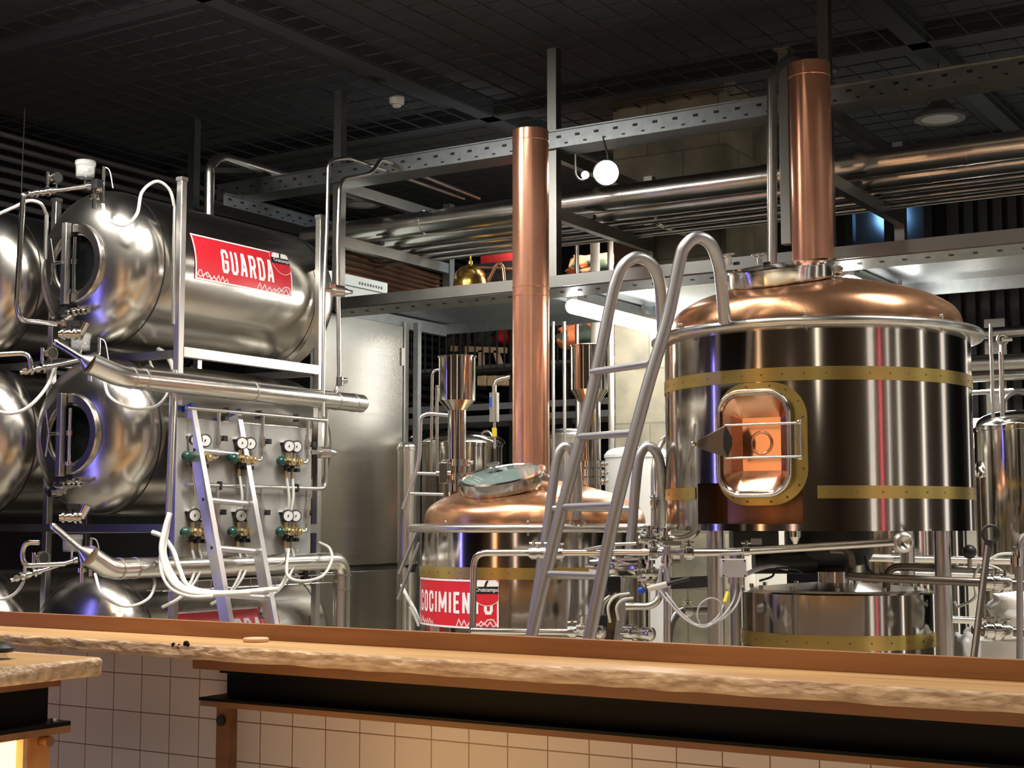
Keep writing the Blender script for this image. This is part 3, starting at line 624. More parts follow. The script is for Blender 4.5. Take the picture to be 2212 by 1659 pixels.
m = MB(); m.box((-3.86, 1.4, .846), (-3.69, yb + .05, .8675)); build(m, 'top_rail', 'beamwood', t)
ya, yc = PX(64, 1600, -3.74).y, PX(108, 1600, -3.74).y
m = MB(); m.box((-3.80, ya, 0), (-3.74, yc, .846)); build(m, 'post', mat('orange_oak', (.55, .25, .08), .45, noise=((14, 14, 1.5), .7, (.40, .16, .05))), t, bevel=.003)  # post in a more orange oak than the rails
c = PX(92, 1600, -3.735); m = MB(); m.cyl((-3.741, c.y, c.z), (-3.70, c.y, c.z), .0165, seg=24); build(m, 'peg', 'beamwood', t)
m = MB(); m.box((-3.80, ya - .02, 0), (-3.745, ya - .001, .846)); build(m, 'door_edge', 'timber', t)
t = thing('lit_cooler', 'glowing amber-lit front under the left side counter', 'cooler', (-3.78, 2.2, 0))
m = MB(); m.box((-3.80, 1.4, .05), (-3.775, ya - .022, .84)); build(m, 'lit_front', 'amber', t)
m = MB(); m.box((-4.5, 1.4, 0), (-3.80, ya - .022, .845)); build(m, 'body', 'dark', t)
c = PZ(553, 1384, ZT + .004); m = MB(); m.lathe((c.x, c.y, ZT + .0005), UP, [(.001, 0), (.043, 0), (.046, .003), (.046, .011), (.043, .014), (.001, .014)], 36)
tag(build(m, 'round_coaster', 'timber'), 'round pale coaster lying against the back board of the bar', 'coaster')
c = PZ(2, 1423, ZT + .001); t = thing('candle_dish', 'dark shallow dish on a glass foot on the left side counter', 'dish', tuple(c))
m = MB(); m.lathe((c.x, c.y, ZT), UP, [(.001, .0), (.030, .0), (.022, .006), (.016, .014), (.024, .022), (.001, .022)], 28); build(m, 'foot', 'clear', t)
m = MB(); m.lathe((c.x, c.y, ZT), UP, [(.001, .022), (.036, .022), (.046, .03), (.044, .036), (.03, .045), (.012, .052), (.001, .052)], 28); build(m, 'bowl', 'black', t)
# ================================================================== TANKS
TX, TR, YS, YE, HB = -5.87, .41, 5.38, 6.72, .215
def make_tank(X, Z, label):
    t = thing('storage_tank', label, 'tank', (X, YS, Z), 'horizontal steel tanks')
    prof = []
    for k in range(17):
        a = pi / 2 * (.16 + .84 * k / 16); prof.append((TR * math.sin(a) ** .74, -HB * math.cos(a) ** .95))
    prof += [(TR, .3), (TR, .62), (TR, YE - YS)]
    for k in range(1, 13):
        a = pi / 2 * k / 12; prof.append((max(.001, TR * math.cos(a) ** .8), YE - YS + .17 * math.sin(a)))
    m = MB(); m.lathe((X, YS, Z), (0, 1, 0), prof, 72); sh = build(m, 'shell', 'tank', t, angle=50)
    for yy in (.012, YE - YS - .035):
        m = MB(); m.lathe((X, YS, Z), (0, 1, 0), [(TR + .0015, yy), (TR + .0025, yy + .004), (TR + .0015, yy + .008)], 72); build(m, 'weld_seam', 'dark', sh)
    c = V((X, YS - HB * .86 + .004, Z))
    m = MB(); m.lathe(c, (0, 1, 0), [(.155, .03), (.155, -.035), (.160, -.045), (.200, -.045), (.206, -.038), (.206, .0), (.215, .03)], 56); mw = build(m, 'manway_ring', 'tank', t)
    m = MB(); m.lathe(c, (0, 1, 0), [(.001, .012), (.09, .006), (.155, -.012)], 48); build(m, 'manway_door', 'manglass', t)
    m = MB(); m.box((X - .042, c.y - .085, Z - .215), (X - .008, c.y - .05, Z + .205)); build(m, 'clamp_bar', 'satin', t, bevel=.003)
    m = MB(); m.cyl((X + .022, c.y - .05, Z - .15), (X + .022, c.y - .05, Z + .13), .010, seg=12); m.cyl((X + .022, c.y - .055, Z - .16), (X + .022, c.y - .055, Z - .14), .016, seg=12); m.cyl((X + .022, c.y - .05, Z - .01), (X + .022, c.y - .05, Z + .015), .017, seg=12); build(m, 'hinge_rod', 'steel', t)
    m = MB(); m.cyl((X - .09, c.y - .085, Z + .0), (X - .03, c.y - .085, Z + .0), .009, seg=12); m.cyl((X - .085, c.y - .09, Z), (X - .105, c.y - .10, Z + .125), .006, seg=10); m.cyl((X - .085, c.y - .09, Z), (X - .095, c.y - .10, Z - .115), .006, seg=10); build(m, 'turn_handle', 'steel', t)
    m = MB(); zz = Z - .255; yy = YS - HB - .01
    m.cyl((X - .09, yy, zz), (X + .12, yy, zz), .010, seg=12)
    for q, r in ((-.06, .020), (-.02, .016), (.02, .022), (.055, .016), (.09, .02), (.12, .013)): m.cyl((X + q - .008, yy, zz), (X + q + .008, yy, zz), r, seg=14)
    m.cyl((X + .02, yy, zz), (X + .02, yy + .06, zz), .012, seg=12); m.cyl((X + .05, yy, zz), (X + .05, yy, zz + .03), .006, seg=10); build(m, 'sample_valve', 'steel', t)
    m = MB(); m.box((X - .045, yy - .03, zz - .01), (X - .02, yy + .0, zz + .035)); build(m, 'valve_lever', 'black', t)
    m = MB(); m.cyl((X - .13, YS - .10, Z - .29), (X - .13, YS - .22, Z - .30), .018, seg=14); m.cyl((X - .13, YS - .16, Z - .297), (X - .13, YS - .175, Z - .299), .027, seg=16); build(m, 'outlet', 'steel', t)
    m = MB(); m.sphere((X - .16, YS - .20, Z - .28), .022, 12, 8); build(m, 'outlet_knob', 'black', t)
    return t
TZ = [2.826, 1.95, .84]
names = ['upper storage tank with the complete red banner, nearest column', 'middle storage tank beside the grey gauge panel', 'lowest storage tank with the red banner cut off by the bar']
nameb = ['upper storage tank cut off by the left edge of the photo', 'middle storage tank cut off by the left edge of the photo', 'lowest storage tank cut off by the left edge of the photo']
tk = make_tank(TX, TZ[0], names[0]); tanks = [tk]
for i in (1, 2): tanks.append(dup(tk, (0, 0, TZ[i] - TZ[0]), names[i]))
for i in range(3): dup(tk, (-.93, 0, TZ[i] - TZ[0]), nameb[i])
def tank_sign(t, Z, y0, y1, a0, a1):
    R = TR; W, H = y1 - y0, R * (a1 - a0)
    def f(s, q, off): a = a0 + (a1 - a0) * q / H; return V((TX + (R + off) * math.cos(a), y0 + s, Z + (R + off) * math.sin(a)))
    return sign(t, f, W, H, 'GUARDA', W * .262, W * .80, H * .24, H * .76, .034)
tank_sign(tanks[0], TZ[0], 5.61, 6.385, math.radians(-7.5), math.radians(28))
tank_sign(tanks[2], TZ[2], 5.55, 6.34, math.radians(-5), math.radians(30))
# rack carrying the tanks
t = thing('tank_rack', 'stainless frame rack carrying the horizontal tanks', 'rack', (-6.3, 5.5, 0))
h = .019
for X in (-5.418, -6.36, -7.29):
    for yy, s in ((5.462, .019), (6.575, .019)):
        m = MB(); m.box((X - h, yy - s, 0), (X + h, yy + s, 3.255)); build(m, 'post', 'satin', t, bevel=.003)
        m = MB(); m.box((X - h - .003, yy - s - .003, 3.255), (X + h + .003, yy + s + .003, 3.275)); build(m, 'post_cap', 'satin', t)
for X in (-5.418, -6.36):
    for zz in (2.372, 1.47, .40):
        m = MB(); m.box((X - .022, 5.48, zz - .025), (X + .022, 6.557, zz + .025)); build(m, 'side_beam', 'satin', t)
for zz in (2.36, 1.475, .40):
    for yy in (5.462, 6.575):
        m = MB(); m.box((-7.23, yy - .02, zz - .02), (-5.44, yy + .02, zz + .02)); build(m, 'cross_beam', 'frame', t)
for zc in TZ:
    for X in (TX,):
        m = MB(); m.lathe((X, 6.60, zc), (0, 1, 0), [(TR + .002, 0), (TR + .03, 0), (TR + .03, .09), (TR + .002, .09), (TR + .002, 0)], 30, -.95, .62, ref=(1, 0, -.7)); build(m, 'saddle', 'satin', t)
# ------------------------------------------------------------------ fittings on the tank tops
def ring_stack(m, c, ax, specs, seg=14):
    for q, r, w in specs: m.cyl(c + ax * (q - w / 2), c + ax * (q + w / 2), r, seg=seg)
def fitting(label):
    t = thing('relief_fitting', label, 'fitting', tuple(P(205, 440, 7.35)), 'relief fittings on the tanks')
    a, c = P(54, 420, 7.12), P(205, 400, 7.36); ax = (c - a).normalized()
    m = MB(); m.tube([a, c], .0115); ring_stack(m, a, ax, ((.03, .017, .02), (.055, .024, .014), (.09, .019, .02), (.12, .026, .012), (.145, .018, .02))); build(m, 'cross_pipe', 'steel', t)
    m = MB(); ring_stack(m, c, ax, ((-.04, .02, .02), (0, .026, .02), (.03, .02, .03))); m.cyl(c - UP * .12, c + UP * .02, .012, seg=12); m.cyl(c - UP * .07, c - UP * .05, .026, seg=16); m.sphere(c + ax * .02 - UP * .02, .02, 10, 6); build(m, 'valve_body', 'steel', t)
    m = MB(); m.box(tuple(c + V((.0, -.03, -.02))), tuple(c + V((.05, .01, .022)))); build(m, 'valve_lever', 'black', t)
    m = MB(); k = P(183, 402, 7.33); m.cyl(k, k + UP * .045, .007, seg=10); build(m, 'cup_stem', 'steel', t)
    k = P(184, 384, 7.33)
    m = MB(); m.lathe(k, UP, [(.001, 0), (.043, 0), (.046, .01), (.048, .066), (.045, .066), (.043, .012), (.001, .006)], 30); cu = build(m, 'cup', 'clear', t)
    m = MB(); m.lathe(k, UP, [(.001, .085), (.05, .085), (.052, .08), (.052, .062), (.049, .062), (.049, .078), (.001, .08)], 30); build(m, 'cup_cap', 'clear', cu)
    m = MB(); m.cyl(k, k + UP * .06, .010, seg=12); m.cyl(k + UP * .03, k + UP * .042, .03, seg=16); build(m, 'inner_tube', 'satin', cu)
    k = P(102, 410, 7.2); m = MB(); m.cyl(k + UP * .005, k + UP * .026, .006, seg=10); m.cyl(k + UP * .026, k + UP * .09, .0095, seg=12); build(m, 'vent_tube', 'steel', t)
    k = P(122, 384, 7.22); n = (EYE - k); n.z = 0; n.normalize(); n = (n + RT * .9).normalized()
    m = MB(); m.cyl(k - n * .012, k + n * .012, .031, seg=26); m.cyl(k - UP * .03, k - UP * .055, .005, seg=8); g = build(m, 'gauge', 'steel', t)
    m = MB(); m.cyl(k + n * .012, k + n * .0135, .026, seg=24); build(m, 'dial', 'dark', g)
    k = P(222, 440, 7.38); m = MB(); m.cyl(k, k + UP * .19, .0085, seg=12); m.cyl(k + UP * .0, k + UP * .035, .012, seg=12); build(m, 'sensor_rod', 'steel', t)
    m = MB(); m.tube(spline([k + UP * .19, k + UP * .17 + RT * .03, k + UP * .08 + RT * .05]), .003, seg=6); build(m, 'sensor_wire', 'box', t)
    return t
ft = fitting('relief fitting with clear cup and gauge on the upper tank')
dup(ft, (0, 0, TZ[1] - TZ[0]), 'relief fitting with clear cup and gauge on the middle tank, half behind a jacketed pipe')
dup(ft, (-.02, 0, -1.872), 'relief fitting with clear cup and gauge just above the lowest tank')
def spipe(name, lab, cat, pts, r, mt='steel', rr=.05, group=None, seg=14):
    m = MB(); m.tube([P(*q) if not isinstance(q, V) else q for q in pts], r, rr, seg); return tag(build(m, name, mt), lab, cat, group)
def hose(lab, pts, r=.0085, mt='hose', group='white hoses', name='hose', cat='hose'):
    m = MB(); m.tube(spline([P(*q) if not isinstance(q, V) else q for q in pts]), r, seg=10); return tag(build(m, name, mt), lab, cat, group)
spipe('down_pipe', 'bent steel pipe hanging from the upper relief fitting, left of the tank door', 'pipe', [(58, 419, 7.12), (50, 421, 7.10), (36, 660, 7.10), (44, 692, 7.1), (120, 700, 7.35)], .0135, rr=.05)
spipe('down_pipe', 'bent steel pipe entering from the left edge at the middle tank', 'pipe', [(-40, 768, 7.0), (62, 762, 7.05), (68, 800, 7.05), (50, 802, 7.05)], .0125, rr=.04)
spipe('down_pipe', 'looped steel pipe at the lowest relief fitting by the left edge', 'pipe', [(85, 1172, 7.1), (55, 1172, 7.1), (47, 1195, 7.1), (52, 1222, 7.1), (140, 1218, 7.2)], .013, rr=.05)
hose('white hose sagging in an S from the upper relief fitting over the tank', [(222, 440, 7.38), (232, 472, 7.3), (268, 487, 7.3), (296, 462, 7.35), (307, 415, 7.4), (338, 392, 7.45), (366, 410, 7.5), (378, 450, 7.55)])
hose('white hose hanging in a bow below the thick jacketed pipe at the middle tank', [(224, 818, 7.25), (238, 858, 7.2), (285, 882, 7.2), (335, 878, 7.3), (362, 850, 7.4), (366, 815, 7.5)], .0075)
hose('white hose hanging in a bow over the lowest tank', [(205, 1240, 7.25), (222, 1285, 7.15), (270, 1310, 7.15), (318, 1295, 7.2), (334, 1262, 7.3), (326, 1225, 7.4)], .0075)
hose('white hose arching over the left edge tank at the top', [(-20, 470, 7.3), (30, 448, 7.3), (62, 434, 7.32), (88, 440, 7.34), (100, 462, 7.4)], .0085)
m = MB(); m.cyl(P(100, 462, 7.45), P(98, 560, 7.45), .011, seg=12); tag(build(m, 'hose_sleeve', 'satin'), 'short steel sleeve holding the hose over the left edge tank', 'sleeve')
hose('white hose hanging in a bow at the left edge beside the middle tanks', [(-30, 880, 7.2), (20, 893, 7.2), (60, 880, 7.2), (98, 840, 7.25), (122, 790, 7.3)], .009)
hose('white hose hanging at the left edge beside the lowest tanks', [(-30, 1298, 7.2), (20, 1290, 7.2), (48, 1262, 7.2), (55, 1220, 7.15)], .008)
hose('white hose bending down into the brown conduit from behind the middle tank', [(342, 755, 7.75), (360, 768, 7.7), (374, 795, 7.66), (377, 825, 7.62)], .014)
hose('thin grey hose behind the thick jacketed pipe', [(322, 768, 7.8), (325, 785, 7.75), (333, 800, 7.7)], .007)
# conduits on the rack post
m = MB(); m.cyl(P(377, 446, 7.45), P(374, 700, 7.42), .009, seg=12); tag(build(m, 'hose_conduit', 'satin'), 'thin upright steel conduit on the front rack post beside the upper tank', 'conduit')
m = MB(); m.cyl(P(376, 800, 7.43), P(364, 1112, 7.33), .017, seg=14); tag(build(m, 'hose_conduit', 'satin'), 'thicker upright conduit on the front rack post beside the middle tank', 'conduit')
for k, (lab, pts, r) in enumerate((
    ('thick white hose leaving the conduit and sweeping along the lowest tank, outermost', [(367, 1108, 7.3), (356, 1145, 7.28), (349, 1190, 7.25), (362, 1240, 7.22), (390, 1272, 7.2), (440, 1283, 7.2), (540, 1280, 7.25)], .014),
    ('thick white hose leaving the conduit, second of the bundle', [(366, 1108, 7.32), (360, 1150, 7.31), (355, 1195, 7.28), (372, 1240, 7.25), (402, 1272, 7.23), (470, 1282, 7.25), (570, 1276, 7.3)], .013),
    ('thick white hose crossing inside the bundle below the conduit', [(330, 1150, 7.4), (352, 1160, 7.36), (374, 1190, 7.33), (388, 1230, 7.3), (410, 1268, 7.28), (480, 1281, 7.3), (600, 1272, 7.4)], .013),
    ('thin white hose hanging lowest in the bundle below the conduit', [(346, 1200, 7.26), (350, 1240, 7.2), (370, 1272, 7.17), (410, 1288, 7.16), (460, 1288, 7.18)], .008))):
    hose(lab, pts, r, group='hose bundle at the conduit')
# jacketed pipes along the tanks
def jacket_pipe(lab, x, y0, y1, z, r, front, seams):
    t = thing('jacketed_pipe', lab, 'pipe', (x, y0, z), 'jacketed pipes along the tanks')
    a = V((x, y0, z)); pts = [V(q) for q in front]      # front: elbow, cone start, thin end
    m = MB(); m.tube([V((x, y1, z)), a, pts[0]], r, .05, 24); build(m, 'jacket', 'jacket', t)
    d = (pts[1] - pts[0]).normalized(); m = MB(); m.cyl(pts[0], pts[1], r, .017, 24); build(m, 'reducer', 'jacket', t)
    m = MB(); m.cyl(pts[1] - d * .02, pts[2], .016, seg=16); m.sphere(pts[2], .018, 12, 8); build(m, 'thin_pipe', 'steel', t)
    for yy in seams:
        m = MB(); m.cyl((x, yy - .006, z), (x, yy + .006, z), r + .003, seg=24); build(m, 'band', 'satin', t)
    return t
j = jacket_pipe('thick jacketed pipe passing above the gauge panel, ending right of the rack', -5.31, 4.98, 6.84, 2.195, .052, [P(194, 785, 6.93), P(177, 773, 6.92), P(121, 740, 6.96)], (5.04, 5.12, 5.9, 6.6, 6.76))
m = MB(); m.lathe((-5.31, 6.84, 2.195), (0, 1, 0), [(.052, 0), (.045, .012), (.001, .014)], 24); build(m, 'end_cap', 'jacket', j)
j = jacket_pipe('thick jacketed pipe passing below the gauge panel', -5.36, 4.98, 6.64, 1.285, .050, [P(192, 1200, 6.93), P(173, 1186, 6.92), P(115, 1137, 6.96)], (5.04, 5.14))
m = MB(); m.tube([V((-5.36, 6.56, 1.285)), V((-5.36, 6.74, 1.285)), V((-5.36, 6.74, .2))], .0502, .09, 24); build(m, 'elbow', 'jacket', j)
for zz in (1.20, 1.12):
    m = MB(); m.cyl((-5.36, 6.74, zz), (-5.36, 6.74, zz + .01), .054, seg=24); build(m, 'band', 'satin', j)
for px, py, d, lab in ((150, 722, 7.2, 'valve cluster at the foot of the upper tank'), (152, 1118, 7.2, 'valve cluster at the foot of the middle tank')):
    c = P(px, py, d); t = thing('outlet_valve', lab, 'valve', tuple(c), 'outlet valves under the tanks')
    m = MB(); m.cyl(c - RT * .05, c + RT * .06, .018, seg=16); ring_stack(m, c, RT, ((-.03, .028, .012), (0, .024, .02), (.03, .03, .012), (.055, .03, .012))); m.cyl(c + RT * .05, c + RT * .08 + UP * .06, .022, seg=14); build(m, 'valve_body', 'steel', t)
    m = MB(); m.cyl(c + UP * .02, c + UP * .05, .014, seg=12); m.obox(c + UP * .055 + RT * .015, RT * .03, FW * .012, UP * .012); build(m, 'handle', 'black', t)
# thin gas lines rising to the ceiling frames
spipe('gas_line', 'thin steel line rising beside the rack with a plain bend under the ceiling', 'pipe', [(697, 900, 8.25), (700, 620, 8.32), (706, 494, 8.38), (709, 357, 8.4), (718, 346, 8.42), (751, 341, 8.6), (798, 357, 8.9), (1002, 429, 10.5)], .011, 'satin', .05)
spipe('gas_line', 'thin steel line rising beside the rack with a step bend under the ceiling', 'pipe', [(700, 868, 8.3), (728, 846, 8.4), (733, 815, 8.4), (729, 528, 8.42), (733, 401, 8.45), (741, 387, 8.5), (795, 376, 8.85), (811, 364, 8.9), (821, 344, 8.95), (1035, 428, 10.6)], .013, 'satin', .05)
c = P(735, 826, 8.4); m = MB(); m.cyl(c - UP * .02, c + UP * .03, .022, seg=16); m.cyl(c + UP * .01, c + UP * .01 + RT * .04, .016, seg=12); tag(build(m, 'pipe_union', 'steel'), 'small union on the right thin line above the jacketed pipe end', 'fitting')
for px, py, d, l in ((745, 625, 8.1, 'stubby spray cone pointing right at the rear end of the upper tank'), (715, 975, 8.1, 'stubby spray cone pointing right at the rear end of the middle tank')):
    c = P(px - 25, py + 2, d); ax = (RT * .8 + FW * .6).normalized(); m = MB(); m.cyl(c, c + ax * .06, .034, .03, seg=18); m.cyl(c + ax * .05, c + ax * .10, .03, .012, seg=18); m.cyl(c + ax * .10, c + ax * .12, .012, seg=12); m.cyl(c - ax * .05, c, .012, seg=12); tag(build(m, 'end_valve', 'satin'), l, 'valve')
# ------------------------------------------------------------------ gauge panel
GX = -5.372
t = thing('gauge_panel', 'grey panel of pressure regulators fixed to the rack', 'panel', (GX, 6.0, 1.24))
m = MB(); m.box((GX - .008, 5.42, 1.225), (GX, 6.47, 2.03)); build(m, 'plate', 'panel', t, bevel=.002)
m = MB(); m.box((GX - .02, 6.41, 1.18), (GX + .008, 6.445, 1.245)); build(m, 'bracket', 'black', t)
GY, GZ = [5.51, 5.85, 6.225], [1.835, 1.455]
def ytag(y, z):
    m = MB(); m.box((GX, y, z), (GX + .003, y + .062, z + .018)); build(m, 'name_tag', 'white', t)
    m = MB(); 
    for k in range(4): m.box((GX + .003, y + .012 + k * .010, z + .006), (GX + .0036, y + .018 + k * .010, z + .012))
    build(m, 'tag_marks', 'box', t)
for y in GY:
    for z in GZ: ytag(y + .075, z - .118)
def regulator(y, z, label):
    t = thing('pressure_regulator', label, 'regulator', (GX, y, z), 'twin-gauge pressure regulators')
    X = GX + .03
    m = MB(); m.cyl((X, y - .045, z), (X, y + .12, z), .013, seg=14)
    for q in (.0, .06): m.cyl((GX, y + q, z), (X + .05, y + q, z), .021, seg=18); m.cyl((X, y + q, z - .04), (X, y + q, z + .05), .009, seg=12); m.sphere((X + .03, y + q, z), .024, 14, 8)
    m.cyl((X, y + .10, z), (X, y + .125, z), .018, seg=6); build(m, 'body', 'brasspl', t)
    m = MB(); m.lathe((X + .01, y - .055, z), (.55, -.84, 0), [(.027, -.02), (.029, .015), (.025, .034), (.013, .045), (.001, .047)], 24); build(m, 'adjust_knob', 'green', t)
    for q in (.0, .063):
        m = MB(); n = V((.92, -.40, 0)).normalized(); c = V((X + .012, y + q, z + .085)); m.lathe(c, n, [(.001, -.028), (.031, -.028), (.034, -.02), (.034, .006), (.029, .008)], 26); g = build(m, 'gauge', 'black', t)
        m = MB(); m.lathe(c, n, [(.029, .006), (.001, .0062)], 24); build(m, 'dial', 'white', g)
        m = MB(); m.obox(c + n * .0075 + V((0, .004, .005)), V((0, .010, .010)), V((0, .0012, -.0012)), n * .0008); m.obox(c + n * .007, V((0, .004, -.002)), V((0, .002, .004)), n * .0008); build(m, 'needle', 'black', g)
    m = MB(); m.box((GX, y - .03, z + .105), (GX + .02, y + .045, z + .118)); build(m, 'mount', 'white', t)
    for q in (-.005, .045):
        m = MB(); m.cyl((X, y + q, z - .02), (X, y + q, z - .05), .013, seg=12); m.box((X - .0, y + q + .008, z - .055), (X + .03, y + q + .032, z - .035)); build(m, 'outlet_valve', 'black', t)
        m = MB(); m.cyl((X, y + q, z - .05), (X, y + q, z - .095), .009, seg=12); build(m, 'hose_barb', 'brasspl', t)
    m = MB(); yv = y + .175; zt = z + (.245 if z > 1.6 else .235)
    m.tube([V((X, y + .12, z)), V((X, yv, z)), V((X, yv, zt))], .009, .03); build(m, 'feed_pipe', 'satin', t)
    m = MB(); m.cyl((X, yv, z + .045), (X, yv, z + .075), .016, seg=6); m.cyl((X, yv, z + .075), (X, yv, z + .125), .019, seg=14); m.cyl((X, yv, z + .125), (X, yv, z + .155), .015, seg=6); build(m, 'ball_valve', 'satin', t)
    m = MB(); m.box((X + .012, yv + .008, z + .088), (X + .030, yv + .038, z + .116)); m.cyl((X, yv, z + .1), (X + .022, yv + .02, z + .105), .01, seg=10); build(m, 'valve_handle', 'black', t)
    return t
cols = ['left one behind the aluminium ladder', 'middle one behind the aluminium ladder', 'right one clear of the ladder']
r0 = None
for r, z in enumerate(GZ):
    for c, y in enumerate(GY):
        lab = 'gas pressure regulator with green knob, %s row, %s' % (('upper', 'lower')[r], cols[c])
        if r0 is None: r0 = regulator(y, z, lab)
        else: dup(r0, (0, y - GY[0], z - GZ[0]), lab)
z1, z2 = GZ[0] + .245, GZ[1] + .238
m = MB(); m.tube([V((GX + .03, 5.45, z1)), V((GX + .03, 6.56, z1))], .0115, seg=12); t = thing('gas_manifold', 'upper horizontal gas pipe across the grey gauge panel', 'pipe', (GX, 6, z1), 'gas pipes on the panel'); build(m, 'pipe_body', 'satin', t)
for y in (5.75, 6.0, 6.31): m = MB(); m.obox((GX + .02, y, z1), (.02, 0, 0), (0, .006, 0), (0, 0, .022)); build(m, 'clip', 'dark', t)
m = MB(); m.tube([V((GX + .03, 5.45, z2)), V((GX + .03, 6.56, z2)), V((GX + .03, 6.56, z1 + .12))], .0115, .05, 12); t = thing('gas_manifold', 'lower horizontal gas pipe bending up at the right end of the gauge panel', 'pipe', (GX, 6, z2), 'gas pipes on the panel'); build(m, 'pipe_body', 'satin', t)
for y in (5.70, 6.31): m = MB(); m.obox((GX + .03, y, z2), (.014, 0, 0), (0, .006, 0), (0, 0, .022)); build(m, 'clip', 'dark', t)
# hoses from the regulators
hc = ['left', 'middle', 'right']
for c, y in enumerate(GY):
    for k, q in enumerate((-.005, .045)):
        X = GX + .034
        hose('white hose running down from the upper %s regulator, %s of its pair' % (hc[c], ('left', 'right')[k]), [V((X, y + q, GZ[0] - .09)), V((X + .01, y + q * .7 + .01, GZ[0] - .2)), V((X - .012, y + q * .3 + .02, GZ[0] - .3)), V((X - .02, y + .02 + q * .4, GZ[1] + .13))], .0075, group='hoses between the regulators')
        b0 = V((X, y + q, GZ[1] - .09))
        hose('white hose curving down left from the lower %s regulator, %s of its pair' % (hc[c], ('left', 'right')[k]), [b0, b0 + V((.01, .01, -.07)), b0 + V((.02, -.02 - .02 * k, -.15)), b0 + V((.02, -.10 - .04 * k, -.23)), b0 + V((.0, -.2 - .04 * k, -.275))], .0075, group='hoses below the regulators')
hose('white hose looping out to the right of the gauge panel', [V((GX + .034, GY[2] + .02, GZ[1] - .095)), P(620, 1240, 8.0), P(650, 1255, 8.0), P(695, 1245, 8.2), P(716, 1212, 8.3), P(712, 1185, 8.35), P(690, 1172, 8.4)], .0085)
# wire tray with hoses on the lowest tank
t = thing('wire_tray', 'wire cable basket lying along the top of the lowest tank', 'cable tray', (-5.45, 6.0, 1.17))
for dx in (-.06, 0, .05):
    m = MB(); m.cyl((-5.43 + dx, 5.35, 1.165), (-5.43 + dx, 6.7, 1.165), .003, seg=6); build(m, 'long_wire', 'satin', t)
m = MB(); m.cyl((-5.37, 5.35, 1.21), (-5.37, 6.7, 1.21), .0035, seg=6); build(m, 'long_wire', 'satin', t)
for k in range(14):
    m = MB(); m.tube([V((-5.49, 5.38 + k * .1, 1.165)), V((-5.37, 5.38 + k * .1, 1.165)), V((-5.37, 5.38 + k * .1, 1.21))], .0025, seg=6); build(m, 'cross_wire', 'satin', t)
# aluminium ladder leaning on the rack
t = thing('aluminium_ladder', 'aluminium ladder with blue end caps leaning against the gauge panel', 'ladder', tuple(P(520, 1340, 7.5)))
ra, rb = PY(408, 884, 5.50), PY(490, 1345, 5.50); rc, rd = PY(507, 896, 5.885), PY(588, 1352, 5.885)
def ext(a, b, k): return a + (b - a) * k
rb2, rd2 = ext(ra, rb, 1.9), ext(rc, rd, 1.9)
rails = []
for a, b in ((ra, rb2), (rc, rd2)):
    d = (b - a).normalized(); n = V((d.z, 0, -d.x)); n = n if n.x > 0 else -n; y = V((0, 1, 0))
    m = MB(); m.obox((a + b) / 2, d * ((b - a).length / 2), y * .0125, n * .033); m.obox((a + b) / 2 + n * .033 - y * .003, d * ((b - a).length / 2), y * .0165, n * .004); rails.append(build(m, 'rail', 'alu', t))
    m = MB(); m.obox(a - d * .008, d * .014, y * .0145, n * .036); build(m, 'end_cap', 'blue', t)
for k, (pa, pb) in enumerate((((420, 972), (525, 984)), ((440, 1079), (540, 1084)), ((458, 1183), (556, 1187)), ((477, 1284), (573, 1290)))):
    a, b = PY(*pa, 5.50), PY(*pb, 5.885); fr = (a.z - ra.z) / (rb.z - ra.z); A = ext(ra, rb, fr); fr2 = fr; B = ext(rc, rd, fr2)
    m = MB(); m.tube([A - V((0, .006, 0)), B + V((0, .006, 0))], .016, seg=3 if False else 14); build(m, 'rung', 'alu', t)
    m = MB(); m.cyl(A - V((0, .0136, 0)), A - V((0, .0128, 0)), .013, seg=3); build(m, 'rung_hole', 'black', t)
# ================================================================== KETTLES
class Frame:                                  # local frame of an upright vessel: phi = 0 faces the viewer's side
    def __init__(s, px, d):
        c = P(px, 1130, d); s.c = V((c.x, c.y, 0)); e = V((EYE.x, EYE.y, 0)) - s.c; s.n = e.normalized(); s.r = V((-s.n.y, s.n.x, 0))
    def dirn(s, phi): return s.n * math.cos(phi) + s.r * math.sin(phi)
    def at(s, phi, r, z): return s.c + s.dirn(phi) * r + UP * z
DP = [(1, 0), (.998, .05), (.982, .112), (.955, .158), (.915, .193), (.825, .245), (.7, .29), (.6, .317), (.47, .35), (.3, .385), (.15, .41), (.02, .42)]
def kdome(R, z0):
    return [(p.x * R, z0 + p.y * R) for p in spline([V((a, b, 0)) for a, b in DP], 5)]
def dome(R, z0, H, k=20, top=.03, p=.62):
    out = []
    for i in range(k + 1):
        a = pi / 2 * i / k; out.append((max(top, R * math.cos(a) ** p), z0 + H * math.sin(a) ** 1.0))
    return out
